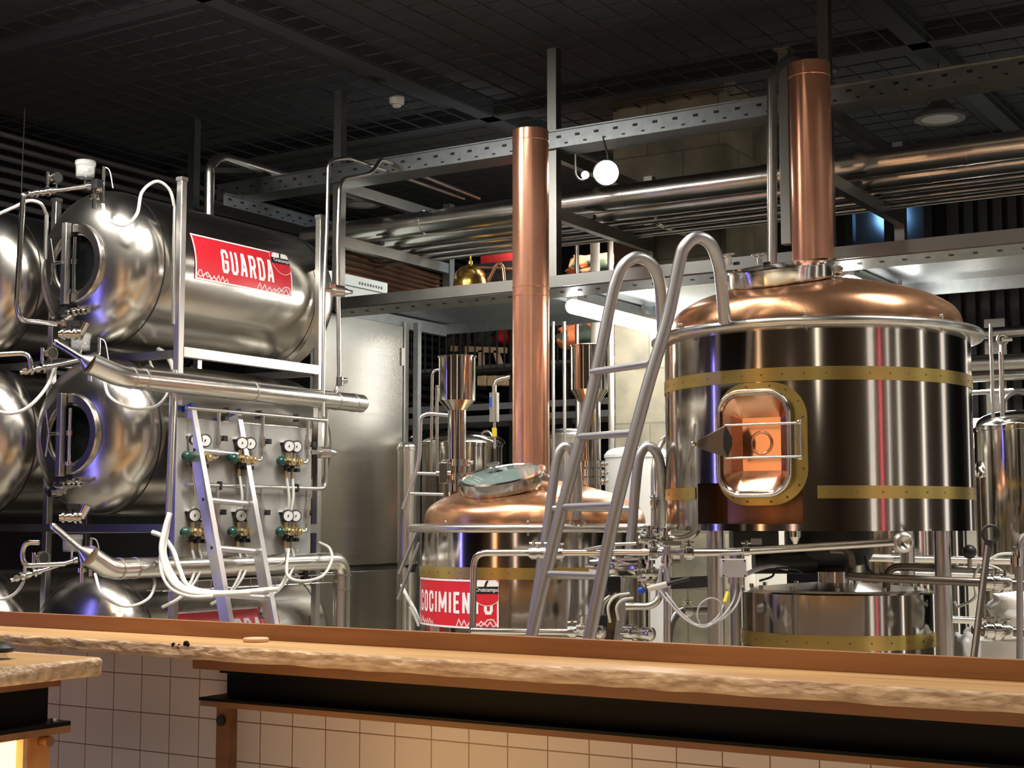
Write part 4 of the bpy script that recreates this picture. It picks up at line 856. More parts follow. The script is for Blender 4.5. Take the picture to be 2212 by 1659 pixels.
def hatch(t, c, ax, R, h, lid, knobs, glass=False):
    ax = ax.normalized()
    m = MB(); m.lathe(c, ax, [(R * .88, -h * 2.6), (R * .9, -h * .9), (R * .985, -h * .75), (R, -h * .5), (R, h * .75), (R + .008, h * .8), (R + .008, h), (R * .93, h + .004), (R * .9, h - .004)] + ([] if glass else [(R * .6, h + .006), (.001, h + .012)]), 60); hp = build(m, 'hatch', 'steel', t)
    if glass:
        m = MB(); m.lathe(c, ax, [(.001, h + .016), (R * .5, h + .011), (R * .91, h), (R * .91, h - .008), (.001, h + .002)], 48); build(m, 'glass_lid', 'glass', hp)
        m = MB(); m.lathe(c, ax, [(R * .88, -.02), (.001, -.02)], 40); build(m, 'dark_opening', 'dark', hp)
    for kx, ky, kr in knobs:
        o = c + RT * kx + ax.cross(RT).normalized() * ky + ax * (h + .004)
        m = MB(); m.lathe(o, ax, [(.012, 0), (.010, .03), (.012, .034), (kr, .042), (kr, .05), (.001, .054)], 20); build(m, 'hatch_knob', 'satin', hp)
        m = MB(); m.lathe(o - ax * .001 + RT * .03, ax, [(.001, 0), (.016, 0), (.016, .012), (.001, .014)], 16); build(m, 'rubber_stop', 'black', hp)
    o = c + RT * (R * 1.0) + ax * (h * .5)
    m = MB(); m.obox(o, RT * .03, FW * .04, ax * .018); m.cyl(o + RT * .02 - FW * .05, o + RT * .02 + FW * .05, .012, seg=12); build(m, 'hatch_latch', 'satin', hp, bevel=.003)
    return hp
def chimney(t, base, r, z0, z1, seams):
    m = MB(); m.lathe(V((base.x, base.y, 0)), UP, [(r, z0), (r, z1 - .002), (r - .004, z1), (r - .012, z1 - .02), (r - .012, z1 - .3)], 56); ch = build(m, 'chimney', 'copper', t, angle=30)
    for z in seams:
        m = MB(); m.lathe(V((base.x, base.y, 0)), UP, [(r, z - .004), (r + .0022, z - .002), (r + .0022, z + .002), (r, z + .004)], 56); build(m, 'chimney_seam', 'copper', ch)
    return ch
def band(t, fr, r, z0, z1, a0, a1, holes, seg=120):
    m = MB(); m.grid(seg, 2, lambda i, j: fr.at(a0 + (a1 - a0) * i, r + .003, z0 + (z1 - z0) * j)); b = build(m, 'brass_band', 'brass', t)
    m = MB()
    for k in range(holes):
        a = a0 + (a1 - a0) * (k + .5) / holes; p = fr.at(a, r + .003, (z0 + z1) / 2); n = fr.dirn(a); m.cyl(p, p + n * .002, .0045, seg=8)
    build(m, 'rivets', 'beamwood', b); return b
# ------------------------------------------------------------------ large kettle
K = Frame(1767, 6.8); R = .69; ZB, ZTOP = 1.468, 2.335
t = big = thing('large_kettle', 'large raised brewing kettle with copper dome, tall copper chimney and copper side door', 'brewing kettle', (K.c.x, K.c.y, ZB), 'brewing kettles')
pm = math.radians(-20.2); MW, MH, MZ = .166, .226, 1.832
nA, nB, nZ0, nZ1 = math.radians(-48), math.radians(-5), ZB + .022, 1.665
def skip(i, j):
    a = -pi + 2 * pi * i; z = ZB + (ZTOP - ZB) * j
    if nA < a < nB and nZ0 < z < nZ1: return True
    return abs(R * math.sin(a - pm)) < MW * .80 and abs(z - MZ) < MH * .82 and abs(a - pm) < 1
m = MB(); m.grid(288, 60, lambda i, j: K.at(-pi + 2 * pi * i, R, ZB + (ZTOP - ZB) * j), skip); m.lathe(K.c, UP, [(R, ZB), (R - .015, ZB), (.001, ZB + .02)], 72); sh = build(m, 'shell', 'kettle', t, angle=30)
m = MB(); m.lathe(K.c, UP, [(R - .02, 2.318), (.742, 2.318), (.752, 2.328), (.752, 2.346), (.742, 2.356), (R - .03, 2.358)], 96); build(m, 'rim', 'satin', t, angle=50)
m = MB()
for a in (-.05, -.9, .8): p = K.at(a, .735, 2.355); m.cyl(p - UP * .05, p + UP * .012, .007, seg=10); m.sphere(p + UP * .016, .009, 10, 6)
build(m, 'rim_bolt', 'steel', t)
m = MB(); m.lathe(K.c, UP, kdome(.665, 2.352), 96); dm = build(m, 'dome', 'copperdome', t)
cb = P(1756.5, 560, 7.0)
chimney(t, cb, .0985, 2.55, P(1756, 139, 7.0).z, (P(1756, 168, 7.0).z,))
hc_ = P(1690, 594, 6.52); ax = (UP - RT * .145 - FW * .20).normalized()
hatch(t, hc_, ax, .232, .042, None, ((-.085, .05, .034), (-.225, .02, .030)))
band(t, K, R, 2.093, 2.150, -pi, pi, 48); band(t, K, R, 1.602, 1.655, math.radians(0), math.radians(180), 20); band(t, K, R, 1.602, 1.655, math.radians(-180), nA - .01, 14)
# notch below the door
m = MB()
m.grid(24, 2, lambda i, j: K.at(nA + (nB - nA) * i, R - .004 - .105 * j, nZ0)); build(m, 'ledge', 'dark', t)
m = MB()
for a in (nA, nB):
    m = MB(); m.grid(2, 2, lambda i, j: K.at(a, R + .001 - .108 * i, nZ0 + (nZ1 - nZ0) * j)); build(m, 'notch_side', 'gun', t)
m = MB(); m.grid(24, 4, lambda i, j: K.at(nA + (nB - nA) * i, R - .105, nZ0 + (nZ1 + .03 - nZ0) * j)); m.grid(24, 2, lambda i, j: K.at(nA + (nB - nA) * i, R - .105 * j, nZ1)); build(m, 'inner_wall', 'copperdark', t)
# copper door
n = K.dirn(pm); tt = UP.cross(n).normalized(); O = K.at(pm, R, MZ)
if tt.dot(K.r) < 0: tt = -tt
def L(a, b, c): return O + tt * a + UP * b + n * c
def rrect(hw, hh, rad, k=8):
    out = []
    for cx_, cy_, a0 in ((hw - rad, hh - rad, 0), (-hw + rad, hh - rad, pi / 2), (-hw + rad, -hh + rad, pi), (hw - rad, -hh + rad, 1.5 * pi)):
        for i in range(k + 1): a = a0 + pi / 2 * i / k; out.append((cx_ + rad * math.cos(a), cy_ + rad * math.sin(a)))
    return out
def loft(m, loops):
    vs = [p for l in loops for p in l]; q = len(loops[0]); fs = []
    for k in range(len(loops) - 1):
        for i in range(q): j = (i + 1) % q; fs.append((k * q + i, k * q + j, (k + 1) * q + j, (k + 1) * q + i))
    m.add(vs, fs)
def on(a, b, off): return K.at(pm + math.asin(max(-.99, min(.99, a / R))), R + off, MZ + b)
m = MB(); loft(m, [[on(a, b, .0035) for a, b in rrect(.205, .258, .15)], [on(a, b, .005) for a, b in rrect(MW * .9, MH * .92, .08)]]); cl_ = build(m, 'door_collar', 'brass', t)
m = MB()
for a, b in rrect(.188, .242, .135, 3): p = on(a, b, .004); m.cyl(p, p + n * .003, .005, seg=8)
build(m, 'collar_rivets', 'beamwood', cl_)
m = MB(); loft(m, [[on(a, b, -.02) for a, b in rrect(MW * .97, MH * .97, .10)], [L(a, b, .052) for a, b in rrect(MW * .97, MH * .97, .10)], [L(a, b, .062) for a, b in rrect(MW * .92, MH * .94, .095)], [L(a, b, .055) for a, b in rrect(MW * .86, MH * .89, .088)], [L(a, b, .02) for a, b in rrect(MW * .85, MH * .88, .086)]]); dfr = build(m, 'door_frame', 'kettle', t)
m = MB(); m.tube([L(a, b, .060) for a, b in rrect(MW * .95, MH * .96, .098)], .010, closed=True, seg=10); build(m, 'frame_bead', 'steel', dfr)
m = MB(); loft(m, [[L(a, b, .044) for a, b in rrect(MW * .87, MH * .90, .088)], [L(a, b, -.035) for a, b in rrect(.086, .112, .004)]]); m.add([L(a, b, -.035) for a, b in ((-.086, -.112), (.086, -.112), (.086, .112), (-.086, .112))], [(0, 1, 2, 3)]); dd = build(m, 'copper_door', 'copperin', t, angle=12)
m = MB(); m.torus(L(0.0, 0.005, -.034), n, .046, .006, 40, 10); build(m, 'boss_ring', 'copperin', dd)
def lp(px, py, c): return L((px - 1632) / 3200 * 6.17 / .935, (961 - py) / 3200 * 6.12, c)
cpg = None
m = MB(); m.prism([lp(*q, .082) for q in ((1517, 968), (1517, 952), (1579, 921), (1592, 948), (1592, 966), (1583, 993))], n * .012); cpg = build(m, 'clamp_plate', 'gun', t, bevel=.003)
m = MB(); m.prism([lp(*q, .0935) for q in ((1579, 925), (1594, 948), (1594, 966), (1583, 990), (1575, 970), (1575, 945))], n * .003); build(m, 'clamp_pad', 'black', cpg)
for y in (921, 993):
    m = MB(); m.cyl(lp(1578, y, .088), lp(1733, y, .072), .0055, seg=12); build(m, 'clamp_rod', 'steel', cpg)
for x in (1724, 1734):
    m = MB(); m.cyl(lp(x, 917, .07), lp(x, 998, .07), .0045, seg=12); build(m, 'hinge_pin', 'steel', cpg)
m = MB()
for y in (919, 995): m.sphere(lp(1733, y, .072), .011, 12, 8)
build(m, 'hinge_knuckle', 'steel', cpg)
m = MB(); o = lp(1511, 960, .09); m.cyl(o - n * .05, o + n * .03, .008, seg=12); m.sphere(o + n * .02, .013, 12, 8); m.cyl(o + n * .02, lp(1517, 916, .115), .0055, seg=10); m.cyl(o + n * .02, lp(1502, 1000, .115), .0055, seg=10); build(m, 'turn_handle', 'steel', cpg)
# legs
for px, d in ((1545, 6.42), (2036, 6.52), (1592, 7.25), (1960, 7.35)):
    p = P(px, 1200, d); m = MB(); m.cyl((p.x, p.y, 0), (p.x, p.y, ZB + .03), .036, seg=24); m.cyl((p.x, p.y, 0), (p.x, p.y, .02), .06, seg=24); build(m, 'leg', 'satin', t)
# drive below
t = thing('agitator_drive', 'black agitator drive hanging under the large kettle', 'motor', (K.c.x, K.c.y, 1.3))
a_ = P(1790, 1180, 6.85); m = MB(); m.lathe(V((a_.x, a_.y, 0)), UP, [(.001, 1.478), (.19, 1.478), (.20, 1.46), (.20, 1.36), (.17, 1.315), (.10, 1.30), (.09, 1.28), (.001, 1.28)], 32); build(m, 'gear_housing', 'black', t)
a_ = P(1628, 1168, 6.6); m = MB(); m.obox(a_, RT * .10, FW * .07, UP * .045); build(m, 'motor_box', 'dark', t, bevel=.006)
m = MB(); m.obox(a_ - FW * .071 - UP * .003, RT * .024, FW * .001, UP * .014); build(m, 'rating_plate', 'panel', t)
a_ = P(1680, 1213, 6.75); m = MB(); m.cyl(a_ - RT * .11, a_ + RT * .17, .055, seg=24); build(m, 'motor', 'black', t)
a_ = P(1717, 1160, 6.4); m = MB(); m.cyl(a_ + UP * .03, a_ + UP * .0, .026, seg=18); m.cyl(a_, a_ - UP * .04, .024, .004, seg=18); build(m, 'drain_nozzle', 'steel', t)
# lower vessel
W = Frame(1807, 6.95); r2 = .447
t = thing('lower_vessel', 'low round steel vessel with a brass band under the large kettle', 'vessel', (W.c.x, W.c.y, 0))
m = MB(); m.lathe(W.c, UP, [(r2 - .03, .02), (r2, .06), (r2, 1.185), (r2 - .01, 1.192), (r2 - .05, 1.192)], 80); build(m, 'shell', 'kettle', t, angle=30)
m = MB(); m.lathe(W.c, UP, [(r2 - .04, 1.186), (r2 - .045, 1.20), (.25, 1.215), (.12, 1.225), (.001, 1.226)], 60); lid = build(m, 'lid', 'satin', t)
m = MB(); m.cyl(W.c + UP * 1.22, W.c + UP * 1.30, .09, seg=28); build(m, 'inlet_neck', 'steel', lid)
m = MB()
for a in range(12): p = W.at(a * pi / 6, r2 - .05, 1.20); m.cyl(p, p + UP * .018, .011, seg=8)
build(m, 'lid_bolts', 'steel', lid)
band(t, W, r2, .948, 1.012, -pi, pi, 30)
# ------------------------------------------------------------------ smaller kettle
S = Frame(1155, 7.7); R3 = .592
t = small = thing('small_kettle', 'smaller brewing kettle with copper dome, copper chimney and red banner on its side', 'brewing kettle', (S.c.x, S.c.y, .3), 'brewing kettles')
m = MB(); m.lathe(S.c, UP, [(.001, .28), (R3 - .05, .29), (R3, .34), (R3, 1.475)], 96); build(m, 'shell', 'kettle', t, angle=30)
m = MB(); m.lathe(S.c, UP, [(R3 - .02, 1.455), (.645, 1.455), (.656, 1.466), (.656, 1.484), (.645, 1.495), (R3 - .03, 1.498)], 96); build(m, 'rim', 'satin', t, angle=50)
m = MB()
for a in (-.05, -.75): p = S.at(a, .635, 1.49); m.cyl(p - UP * .05, p + UP * .012, .006, seg=10); m.sphere(p + UP * .016, .008, 10, 6)
build(m, 'rim_bolt', 'steel', t)
m = MB(); m.lathe(S.c, UP, kdome(.572, 1.49), 96); build(m, 'dome', 'copperdome', t)
cb2 = P(1147, 1000, 7.8); chimney(t, cb2, .0975, 1.7, P(1147, 283, 7.8).z, (P(1147, 306, 7.8).z, P(1147, 622, 7.8).z, P(1147, 641, 7.8).z))
hatch(t, P(1086, 1040, 7.45), (UP - RT * .17 - FW * .26).normalized(), .216, .036, None, ((-.035, .02, .034),), True)
band(t, S, R3, 1.232, 1.288, -pi, pi, 44)
for a in (-2.4, -.7, .7, 2.4):
    p = S.at(a, R3 - .08, 0); m = MB(); m.cyl(p, p + UP * .32, .035, seg=18); build(m, 'leg', 'satin', t)
a0_, a1_ = math.radians(-77), math.radians(-16.6); Hs, Ws = .236, R3 * (a1_ - a0_)
fS = lambda s, q, off: S.at(a0_ + (a1_ - a0_) * s / Ws, R3 + off, .994 + q)
sign(t, fS, Ws, Hs, 'COCIMIENTO', Ws * .06, Ws * .95, Hs * .30, Hs * .74, .006)
# funnel vessels
def funnel(lab, px, d, yt, yc, yn, yb, rb, rn, clamps):
    c = P(px, 1000, d); c = V((c.x, c.y, 0)); z = lambda y: P(px, y, d).z
    t = thing('funnel_vessel', lab, 'vessel', (c.x, c.y, z(yb)), 'funnel vessels on the smaller kettle')
    m = MB(); m.lathe(c, UP, [(rn, z(yb)), (rn, z(yn)), (rb, z(yc)), (rb, z(yt) - .008), (rb + .006, z(yt) - .006), (rb + .006, z(yt)), (rb - .004, z(yt) + .002), (rb - .006, z(yt) - .05)], 44); build(m, 'funnel', 'kettle', t, angle=25)
    for y in clamps:
        m = MB(); m.cyl(c + UP * (z(y) - .018), c + UP * (z(y) + .018), rn + .022, seg=28); build(m, 'clamp_ring', 'steel', t)
        m = MB(); o = c + UP * z(y) + RT * (rn + .03) - FW * .02; m.cyl(o - FW * .03, o + FW * .03, .008, seg=8); m.sphere(o - FW * .03, .012, 8, 6); build(m, 'wing_nut', 'steel', t)
    return t
funnel('funnel-shaped steel vessel left of the shorter copper chimney', 987, 7.95, 770, 866, 887, 1062, .099, .049, (1000, 1030))
funnel('funnel-shaped steel vessel right of the shorter copper chimney, behind the tall ladder', 1274, 7.95, 747, 843, 870, 1085, .102, .056, (1003, 1022, 1040))
c = P(958, 1022, 7.88); m = MB(); m.obox(c, RT * .022, FW * .03, UP * .055); m.cyl(c - UP * .055, c + UP * .07, .012, seg=10); m.cyl(c - RT * .04, c + RT * .04, .016, seg=12); tag(build(m, 'clamp_valve', 'steel', bevel=.002), 'steel clamp valve at the foot of the left funnel vessel', 'valve')
# ------------------------------------------------------------------ vessels behind
def rear_tank(name, lab, px, d, ytop, ycyl, rpx, mt, extras=()):
    c = P(px, 1130, d); c = V((c.x, c.y, 0)); r = rpx / 3200 * d; zt, zc = P(px, ytop, d).z, P(px, ycyl, d).z
    t = thing(name, lab, 'tank', tuple(c), 'tanks behind the kettles')
    m = MB(); m.lathe(c, UP, [(r * .9, 0), (r, .04), (r, zc)] , 56); build(m, 'shell', mt, t)
    m = MB(); m.lathe(c, UP, dome(r, zc, zt - zc, 14, .01, .5), 56); build(m, 'top_dome', mt, t)
    m = MB(); m.lathe(c, UP, [(r, zc - .02), (r + .006, zc - .016), (r + .006, zc + .004), (r, zc + .008)], 56); build(m, 'seam', mt, t)
    return t, c, r, zc, zt
rear_tank('fermenting_tank', 'broad steel fermenting tank behind the left funnel vessel', 985, 10.3, 934, 962, 108, 'kettle')
rear_tank('fermenting_tank', 'bright steel tank just right of the shorter chimney', 1232, 10.0, 926, 942, 46, 'jacket')
rear_tank('white_tank', 'plain white tank behind the ladders left of the large kettle', 1378, 9.3, 966, 984, 70, 'white')
rear_tank('fermenting_tank', 'steel tank behind the legs of the large kettle', 1955, 8.7, 1000, 1040, 122, 'kettle')
rt, rc, rr_, rzc, rzt = rear_tank('fermenting_tank', 'tall steel fermenting tank at the right edge', 2232, 8.2, 888, 925, 117, 'kettle')
m = MB(); m.torus(rc + UP * (rzt + .02) - RT * .06, FW, .085, .012, 40, 10); build(m, 'top_loop', 'tube', rt)
rear_tank('slim_tank', 'slim pale tank beside the stainless cabinet behind the smaller kettle', 878, 9.6, 955, 968, 20, 'jacket')
spipe('tank_riser', 'thin riser pipe on the right tank, left one with a clamp at its top', 'pipe', [(2146, 905, 8.0), (2140, 722, 8.0), (2140, 700, 8.0)], .010, 'steel', 0)
spipe('tank_riser', 'thin riser pipe on the right tank, right one with a valve on top', 'pipe', [(2166, 900, 8.0), (2162, 760, 8.0)], .013, 'steel', 0)
c = P(2166, 745, 8.0); m = MB(); m.cyl(c - UP * .05, c + UP * .0, .02, seg=12); m.torus(c + UP * .03, FW, .026, .009, 20, 8); m.cyl(c + UP * .03, c + UP * .03 + RT * .05, .012, seg=10); tag(build(m, 'riser_valve', 'satin'), 'small ring-shaped valve on top of the right riser', 'valve')
# pipework behind the smaller kettle
spipe('frame_pipe', 'bent steel handrail pipe at the left of the funnel vessel', 'handrail', [(870, 1100, 8.3), (905, 1000, 8.3), (908, 900, 8.3), (925, 893, 8.3), (968, 897, 8.3)], .013, 'tube', .06)
for y0, y1, l in ((1022, 1024, 'upper short rung between the handrail and the left funnel vessel'), (1066, 1068, 'lower short rung between the handrail and the left funnel vessel')):
    spipe('rung', l, 'rung', [(884 if y0 > 1050 else 900, y0, 8.3), (958, y1, 8.3)], .010, 'tube', 0, 'handrail rungs')
spipe('swing_pipe', 'slim steel pipe bent at the top left of the left funnel vessel', 'pipe', [(931, 1020, 8.6), (934, 806, 8.6), (942, 797, 8.6), (955, 800, 8.6)], .008, 'steel', .04)
spipe('swing_pipe', 'slim straight steel pipe close to the left side of the left funnel vessel', 'pipe', [(944, 1020, 8.5), (944, 832, 8.5)], .009, 'steel', 0)
c = P(1068, 880, 8.6); t = thing('air_filter', 'hanging steel cylinder valve with yellow handle between vessel and chimney', 'valve', tuple(c))
m = MB(); m.cyl(c + UP * .085, c - UP * .085, .028, seg=24); m.cyl(c + UP * .085, c + UP * .13, .014, seg=12); m.tube([c + UP * .12, c + UP * .16 + RT * .01, c + UP * .18 + RT * .09], .012, .03); m.cyl(c - UP * .085, c - UP * .24, .008, seg=10); build(m, 'cylinder', 'satin', t)
m = MB(); m.obox(c - UP * .145, RT * .014, FW * .012, UP * .026); build(m, 'handle', 'yellow', t)
m = MB(); m.obox(c - RT * .020 - FW * .022 + UP * .03, RT * .010, FW * .002, UP * .03); build(m, 'sticker', 'blue', t)
for px, py, l in ((893, 955, 'small lifting loop on the left of the fermenting tank top'), (1050, 942, 'small lifting loop on the right of the fermenting tank top')):
    c = P(px, py, 10.1); m = MB(); m.torus(c, FW, .035, .008, 24, 8, 0, 2 * pi); tag(build(m, 'lifting_loop', 'steel'), l, 'loop', 'lifting loops')
for k, (a, b_, l) in enumerate((((899, 1150), (862, 1240), 'slanting bar left of the smaller kettle, upper one'), ((906, 1172), (860, 1295), 'slanting bar left of the smaller kettle, lower one'))):
    spipe('slanting_bar', l, 'bar', [(*a, 8.0), (*b_, 8.0)], .010, 'tube', 0, 'slanting bars')
c = P(890, 1228, 8.1); m = MB(); m.obox(c, RT * .02, FW * .02, UP * .02); m.sphere(c + RT * .015 + UP * .02, .018, 10, 6); m.sphere(c - RT * .03 + UP * .015, .012, 10, 6); tag(build(m, 'cable_clamps', 'black'), 'black knobs behind the slanting bars at the left of the smaller kettle', 'knob')
m = MB(); x_ = PX(856, 1000, -5.86); 
m.box((-5.88, 8.14, 0), (-5.84, 8.18, 2.86)); tag(build(m, 'slotted_post', 'galv'), 'slotted upright post at the right edge of the stainless cabinet', 'post')
hose('cream hose hanging down at the lower left of the smaller kettle', [(868, 1265, 8.2), (880, 1290, 8.1), (896, 1318, 8.05), (906, 1345, 8.0)], .010)
hose('second cream hose lying lower at the left of the smaller kettle', [(886, 1310, 7.9), (897, 1330, 7.9), (906, 1352, 7.9)], .011)
# ================================================================== LADDERS AT THE KETTLES
t = thing('kettle_ladder', 'tall hooped tube ladder hooked onto the rim of the large kettle', 'ladder', tuple(P(1210, 1370, 6.2)), 'hooped ladders')
def floorward(a, b):                      # continue a rail straight down to the floor
    a, b = P(*a), P(*b); d = b - a; return b + d * ((0.02 - b.z) / d.z)
D1, D2 = 6.32, 6.02
r2p = [floorward((1330, 1100, D2), (1275, 1370, D2)), (1275, 1370, D2), (1330, 1100, D2), (1395, 850, D2), (1442, 690, D2), (1468, 565, D2), (1480, 532, D2), (1505, 513, 6.03), (1533, 525, 6.06), (1551, 565, 6.12), (1559, 620, 6.18), (1566, 697, 6.24)]
r1p = [floorward((1215, 1095, D1), (1150, 1365, D1)), (1150, 1365, D1), (1215, 1095, D1), (1271, 885, D1), (1317, 665, D1), (1330, 610, D1), (1347, 573, D1), (1375, 556, 6.34), (1402, 566, 6.37), (1419, 590, 6.4), (1427, 630, 6.45), (1432, 730, 6.5)]
for r in (r1p, r2p):
    m = MB(); m.tube(spline([P(*q) if not isinstance(q, V) else q for q in r], 6), .0262, seg=18); build(m, 'rail', 'tube', t)
for a, b_ in (((1279, 804), (1404, 785)), ((1249, 944), (1370, 935)), ((1214, 1096), (1332, 1091)), ((1180, 1240), (1302, 1244)), ((1147, 1385), (1272, 1392))):
    m = MB(); m.cyl(P(*a, D1), P(*b_, D2), .0155, seg=14); build(m, 'rung', 'tube', t)
t = thing('kettle_ladder', 'shorter hooped tube ladder hooked onto the rim of the smaller kettle', 'ladder', tuple(P(1250, 1370, 6.9)), 'hooped ladders')
E1, E2 = 7.05, 6.82
rl = [floorward((1184, 1124, E1), (1152, 1330, E1)), (1152, 1330, E1), (1184, 1124, E1), (1195, 1043, E1), (1202, 997, E1), (1209, 974, E1), (1220, 964, E1), (1234, 970, E1), (1243, 992, 7.06), (1247, 1043, 7.07), (1246, 1122, 7.09)]
rr2 = [floorward((1363, 1165, E2), (1338, 1375, E2)), (1338, 1375, E2), (1363, 1165, E2), (1371, 1070, E2), (1379, 997, E2), (1387, 974, E2), (1399, 964, E2), (1414, 972, E2), (1425, 998, 6.86), (1430, 1050, 6.95), (1428, 1135, 7.2)]
for r in (rl, rr2):
    m = MB(); m.tube(spline([P(*q) if not isinstance(q, V) else q for q in r], 6), .0235, seg=18); build(m, 'rail', 'tube', t)
for a, b_ in (((1189, 1098), (1368, 1099)), ((1166, 1243), (1353, 1247))):
    m = MB(); m.cyl(P(*a, E1), P(*b_, E2), .0155, seg=14); build(m, 'rung', 'tube', t)
c = P(1247, 1124, 7.09); m = MB(); m.torus(c, FW, .030, .012, 26, 10, 0, pi, ref=RT); build(m, 'rim_hook', 'steel', t)
# ================================================================== PIPEWORK AROUND THE KETTLES
def clamped(lab, pts, r, clamps, mt='steel', rr=.06, name='process_pipe', group='clamped process pipes'):
    """pipe whose clamps are given as (px, py, d, axis, ring radius)"""
    q = [P(*p) for p in pts]; t = thing(name, lab, 'pipe', tuple(q[0]), group)
    m = MB(); m.tube(q, r, rr, 16); build(m, 'pipe_body', mt, t)
    for px, py, d, ax, R_ in clamps:
        c = P(px, py, d); m = MB(); m.cyl(c - ax * .013, c + ax * .013, R_, seg=20); m.cyl(c - ax * .022, c + ax * .022, R_ * .8, seg=20); m.cyl(c + UP * R_ - FW * .004, c + UP * (R_ + .022) - FW * .004, .007, seg=8); m.cyl(c + UP * (R_ + .012) - RT * .02, c + UP * (R_ + .012) + RT * .02, .006, seg=8); build(m, 'clamp', 'steel', t)
    return t
clamped('steel pipe rising in front of the red banner and running right past the ladders', [(1020, 1400, 6.75), (1024, 1194, 6.75), (1160, 1194, 6.7), (1432, 1193, 6.45), (1500, 1194, 6.3)], .0155, [(1153, 1194, 6.7, RT, .03), (1172, 1194, 6.7, RT, .03), (1208, 1195, 6.66, RT, .028), (1413, 1193, 6.47, RT, .028), (1488, 1194, 6.32, RT, .030)])
t = clamped('long sloping steel pipe crossing just under the large kettle', [(1500, 1194, 6.28), (1565, 1193, 6.25), (1940, 1171, 6.15)], .0165, [(1612, 1190, 6.24, RT, .021)])
c = P(1950, 1171, 6.15); m = MB(); ax = -FW
m.torus(c, ax, .036, .012, 12, 8); m.lathe(c, ax, [(.024, -.03), (.040, -.03), (.040, .02), (.03, .028), (.024, .02), (.001, .01)], 24); m.cyl(c - ax * .02, c - ax * .02 + UP * .07, .024, seg=16); build(m, 'union_nut', 'satin', t)
clamped('dark hooked pipe running right above the lower vessel', [(1796, 1189, 6.5), (1836, 1190, 6.45), (1842, 1236, 6.4), (1830, 1245, 6.35), (2110, 1258, 6.2), (2240, 1263, 6.2)], .0175, [(2132, 1259, 6.2, RT, .034), (2150, 1260, 6.2, RT, .040), (2170, 1261, 6.2, RT, .034)], 'gun')
clamped('dark bent pipe rising from the lower vessel and running right', [(1914, 1290, 6.65), (1916, 1224, 6.65), (2020, 1226, 6.6), (2150, 1232, 6.6)], .017, [], 'gun')
clamped('bright pipe behind the right leg of the large kettle, upper one', [(1870, 1205, 7.6), (2200, 1213, 7.6)], .019, [(1936, 1207, 7.6, RT, .024)], 'jacket')
clamped('bright pipe behind the right leg of the large kettle, lower one', [(1930, 1238, 7.5), (2190, 1245, 7.5)], .012, [], 'jacket')
clamped('short pipe at the lower right with three clamps', [(2100, 1361, 6.2), (2240, 1366, 6.2)], .0175, [(2135, 1362, 6.2, RT, .034), (2152, 1363, 6.2, RT, .040), (2172, 1364, 6.2, RT, .034)], 'gun')
clamped('bright short pipe low between the right leg and the paddle', [(2050, 1338, 7.2), (2128, 1342, 7.2)], .017, [], 'jacket')
clamped('upright pipe at the right edge with a bluish union', [(2203, 1440, 6.1), (2203, 1160, 6.1), (2240, 1150, 6.1)], .0135, [(2197, 1212, 6.1, UP, .026), (2200, 1198, 6.1, UP, .022)], 'tube', .04)
# paddle, knob, sacks
t = thing('mash_paddle', 'dark rod with a ring handle leaning at the right of the large kettle', 'paddle', tuple(P(2102, 1420, 5.7)))
a, b_ = P(2134, 1176, 5.9), P(2103, 1425, 5.75); m = MB(); m.tube([a, b_ + (b_ - a) * ((.014 - b_.z) / (b_ - a).z)], .0135, seg=14); build(m, 'rod', 'gun', t)
m = MB(); m.torus(P(2140, 1153, 5.9), FW, .032, .0068, 36, 10); build(m, 'ring_handle', 'dark', t)
m = MB(); m.cyl(P(2137, 1167, 5.9), P(2130, 1205, 5.9), .018, .014, seg=14); build(m, 'ferrule', 'dark', t)
c = P(2094, 1192, 6.5); t = thing('knob_valve', 'round black knob on a stem right of the large kettle', 'knob', tuple(c))
m = MB(); m.sphere(c, .031, 20, 12); build(m, 'knob', 'black', t)
m = MB(); m.cyl(c - UP * .02, c - UP * .07, .010, seg=12); build(m, 'stem', 'tube', t)
def sack(name, lab, px0, py0, px1, py1, d, dep, m_, seed):
    b = MB(); c = P((px0 + px1) / 2, (py0 + py1) / 2, d); hx = abs(px1 - px0) / 6400 * d; hz = abs(py1 - py0) / 6400 * d
    def f(i, j):
        th = 2 * pi * i; ph = pi * (j - .5); q = V((math.cos(ph) * math.cos(th), math.cos(ph) * math.sin(th), math.sin(ph))); k = max(map(abs, q)); q = q * (.5 / k + .5)
        w = 1 + .16 * mnoise.noise(q * 2.4 + V((seed, 0, 0))) + .06 * mnoise.noise(q * 7 + V((0, seed, 0))); return c + RT * q.x * hx * w + FW * q.y * dep * w + UP * q.z * hz * w
    b.grid(36, 24, f); return tag(build(b, name, m_, angle=80), lab, 'sack')
sack('plastic_sheet', 'crumpled white plastic sheet bundle at the right edge', 2142, 1280, 2290, 1370, 6.6, .12, 'white', 4)
sack('white_sack', 'white sack standing low behind the paddle', 2066, 1365, 2122, 1560, 6.7, .10, 'white', 8)
c = P(2165, 1420, 6.7); m = MB(); m.cyl((c.x, c.y, 0), (c.x, c.y, P(2165, 1380, 6.7).z), .15, seg=36); tag(build(m, 'white_drum', 'white'), 'white drum standing under the plastic sheet at the right edge', 'drum')
hose('white hose arching beside the paddle, upper one', [(2138, 1210, 6.6), (2158, 1198, 6.6), (2190, 1196, 6.6), (2230, 1200, 6.6)], .0065)
hose('white hose dropping from the pipes beside the paddle', [(2170, 1240, 6.5), (2150, 1226, 6.5), (2118, 1222, 6.55), (2104, 1250, 6.6), (2106, 1290, 6.6), (2070, 1310, 6.7), (2062, 1300, 6.7)], .0065)
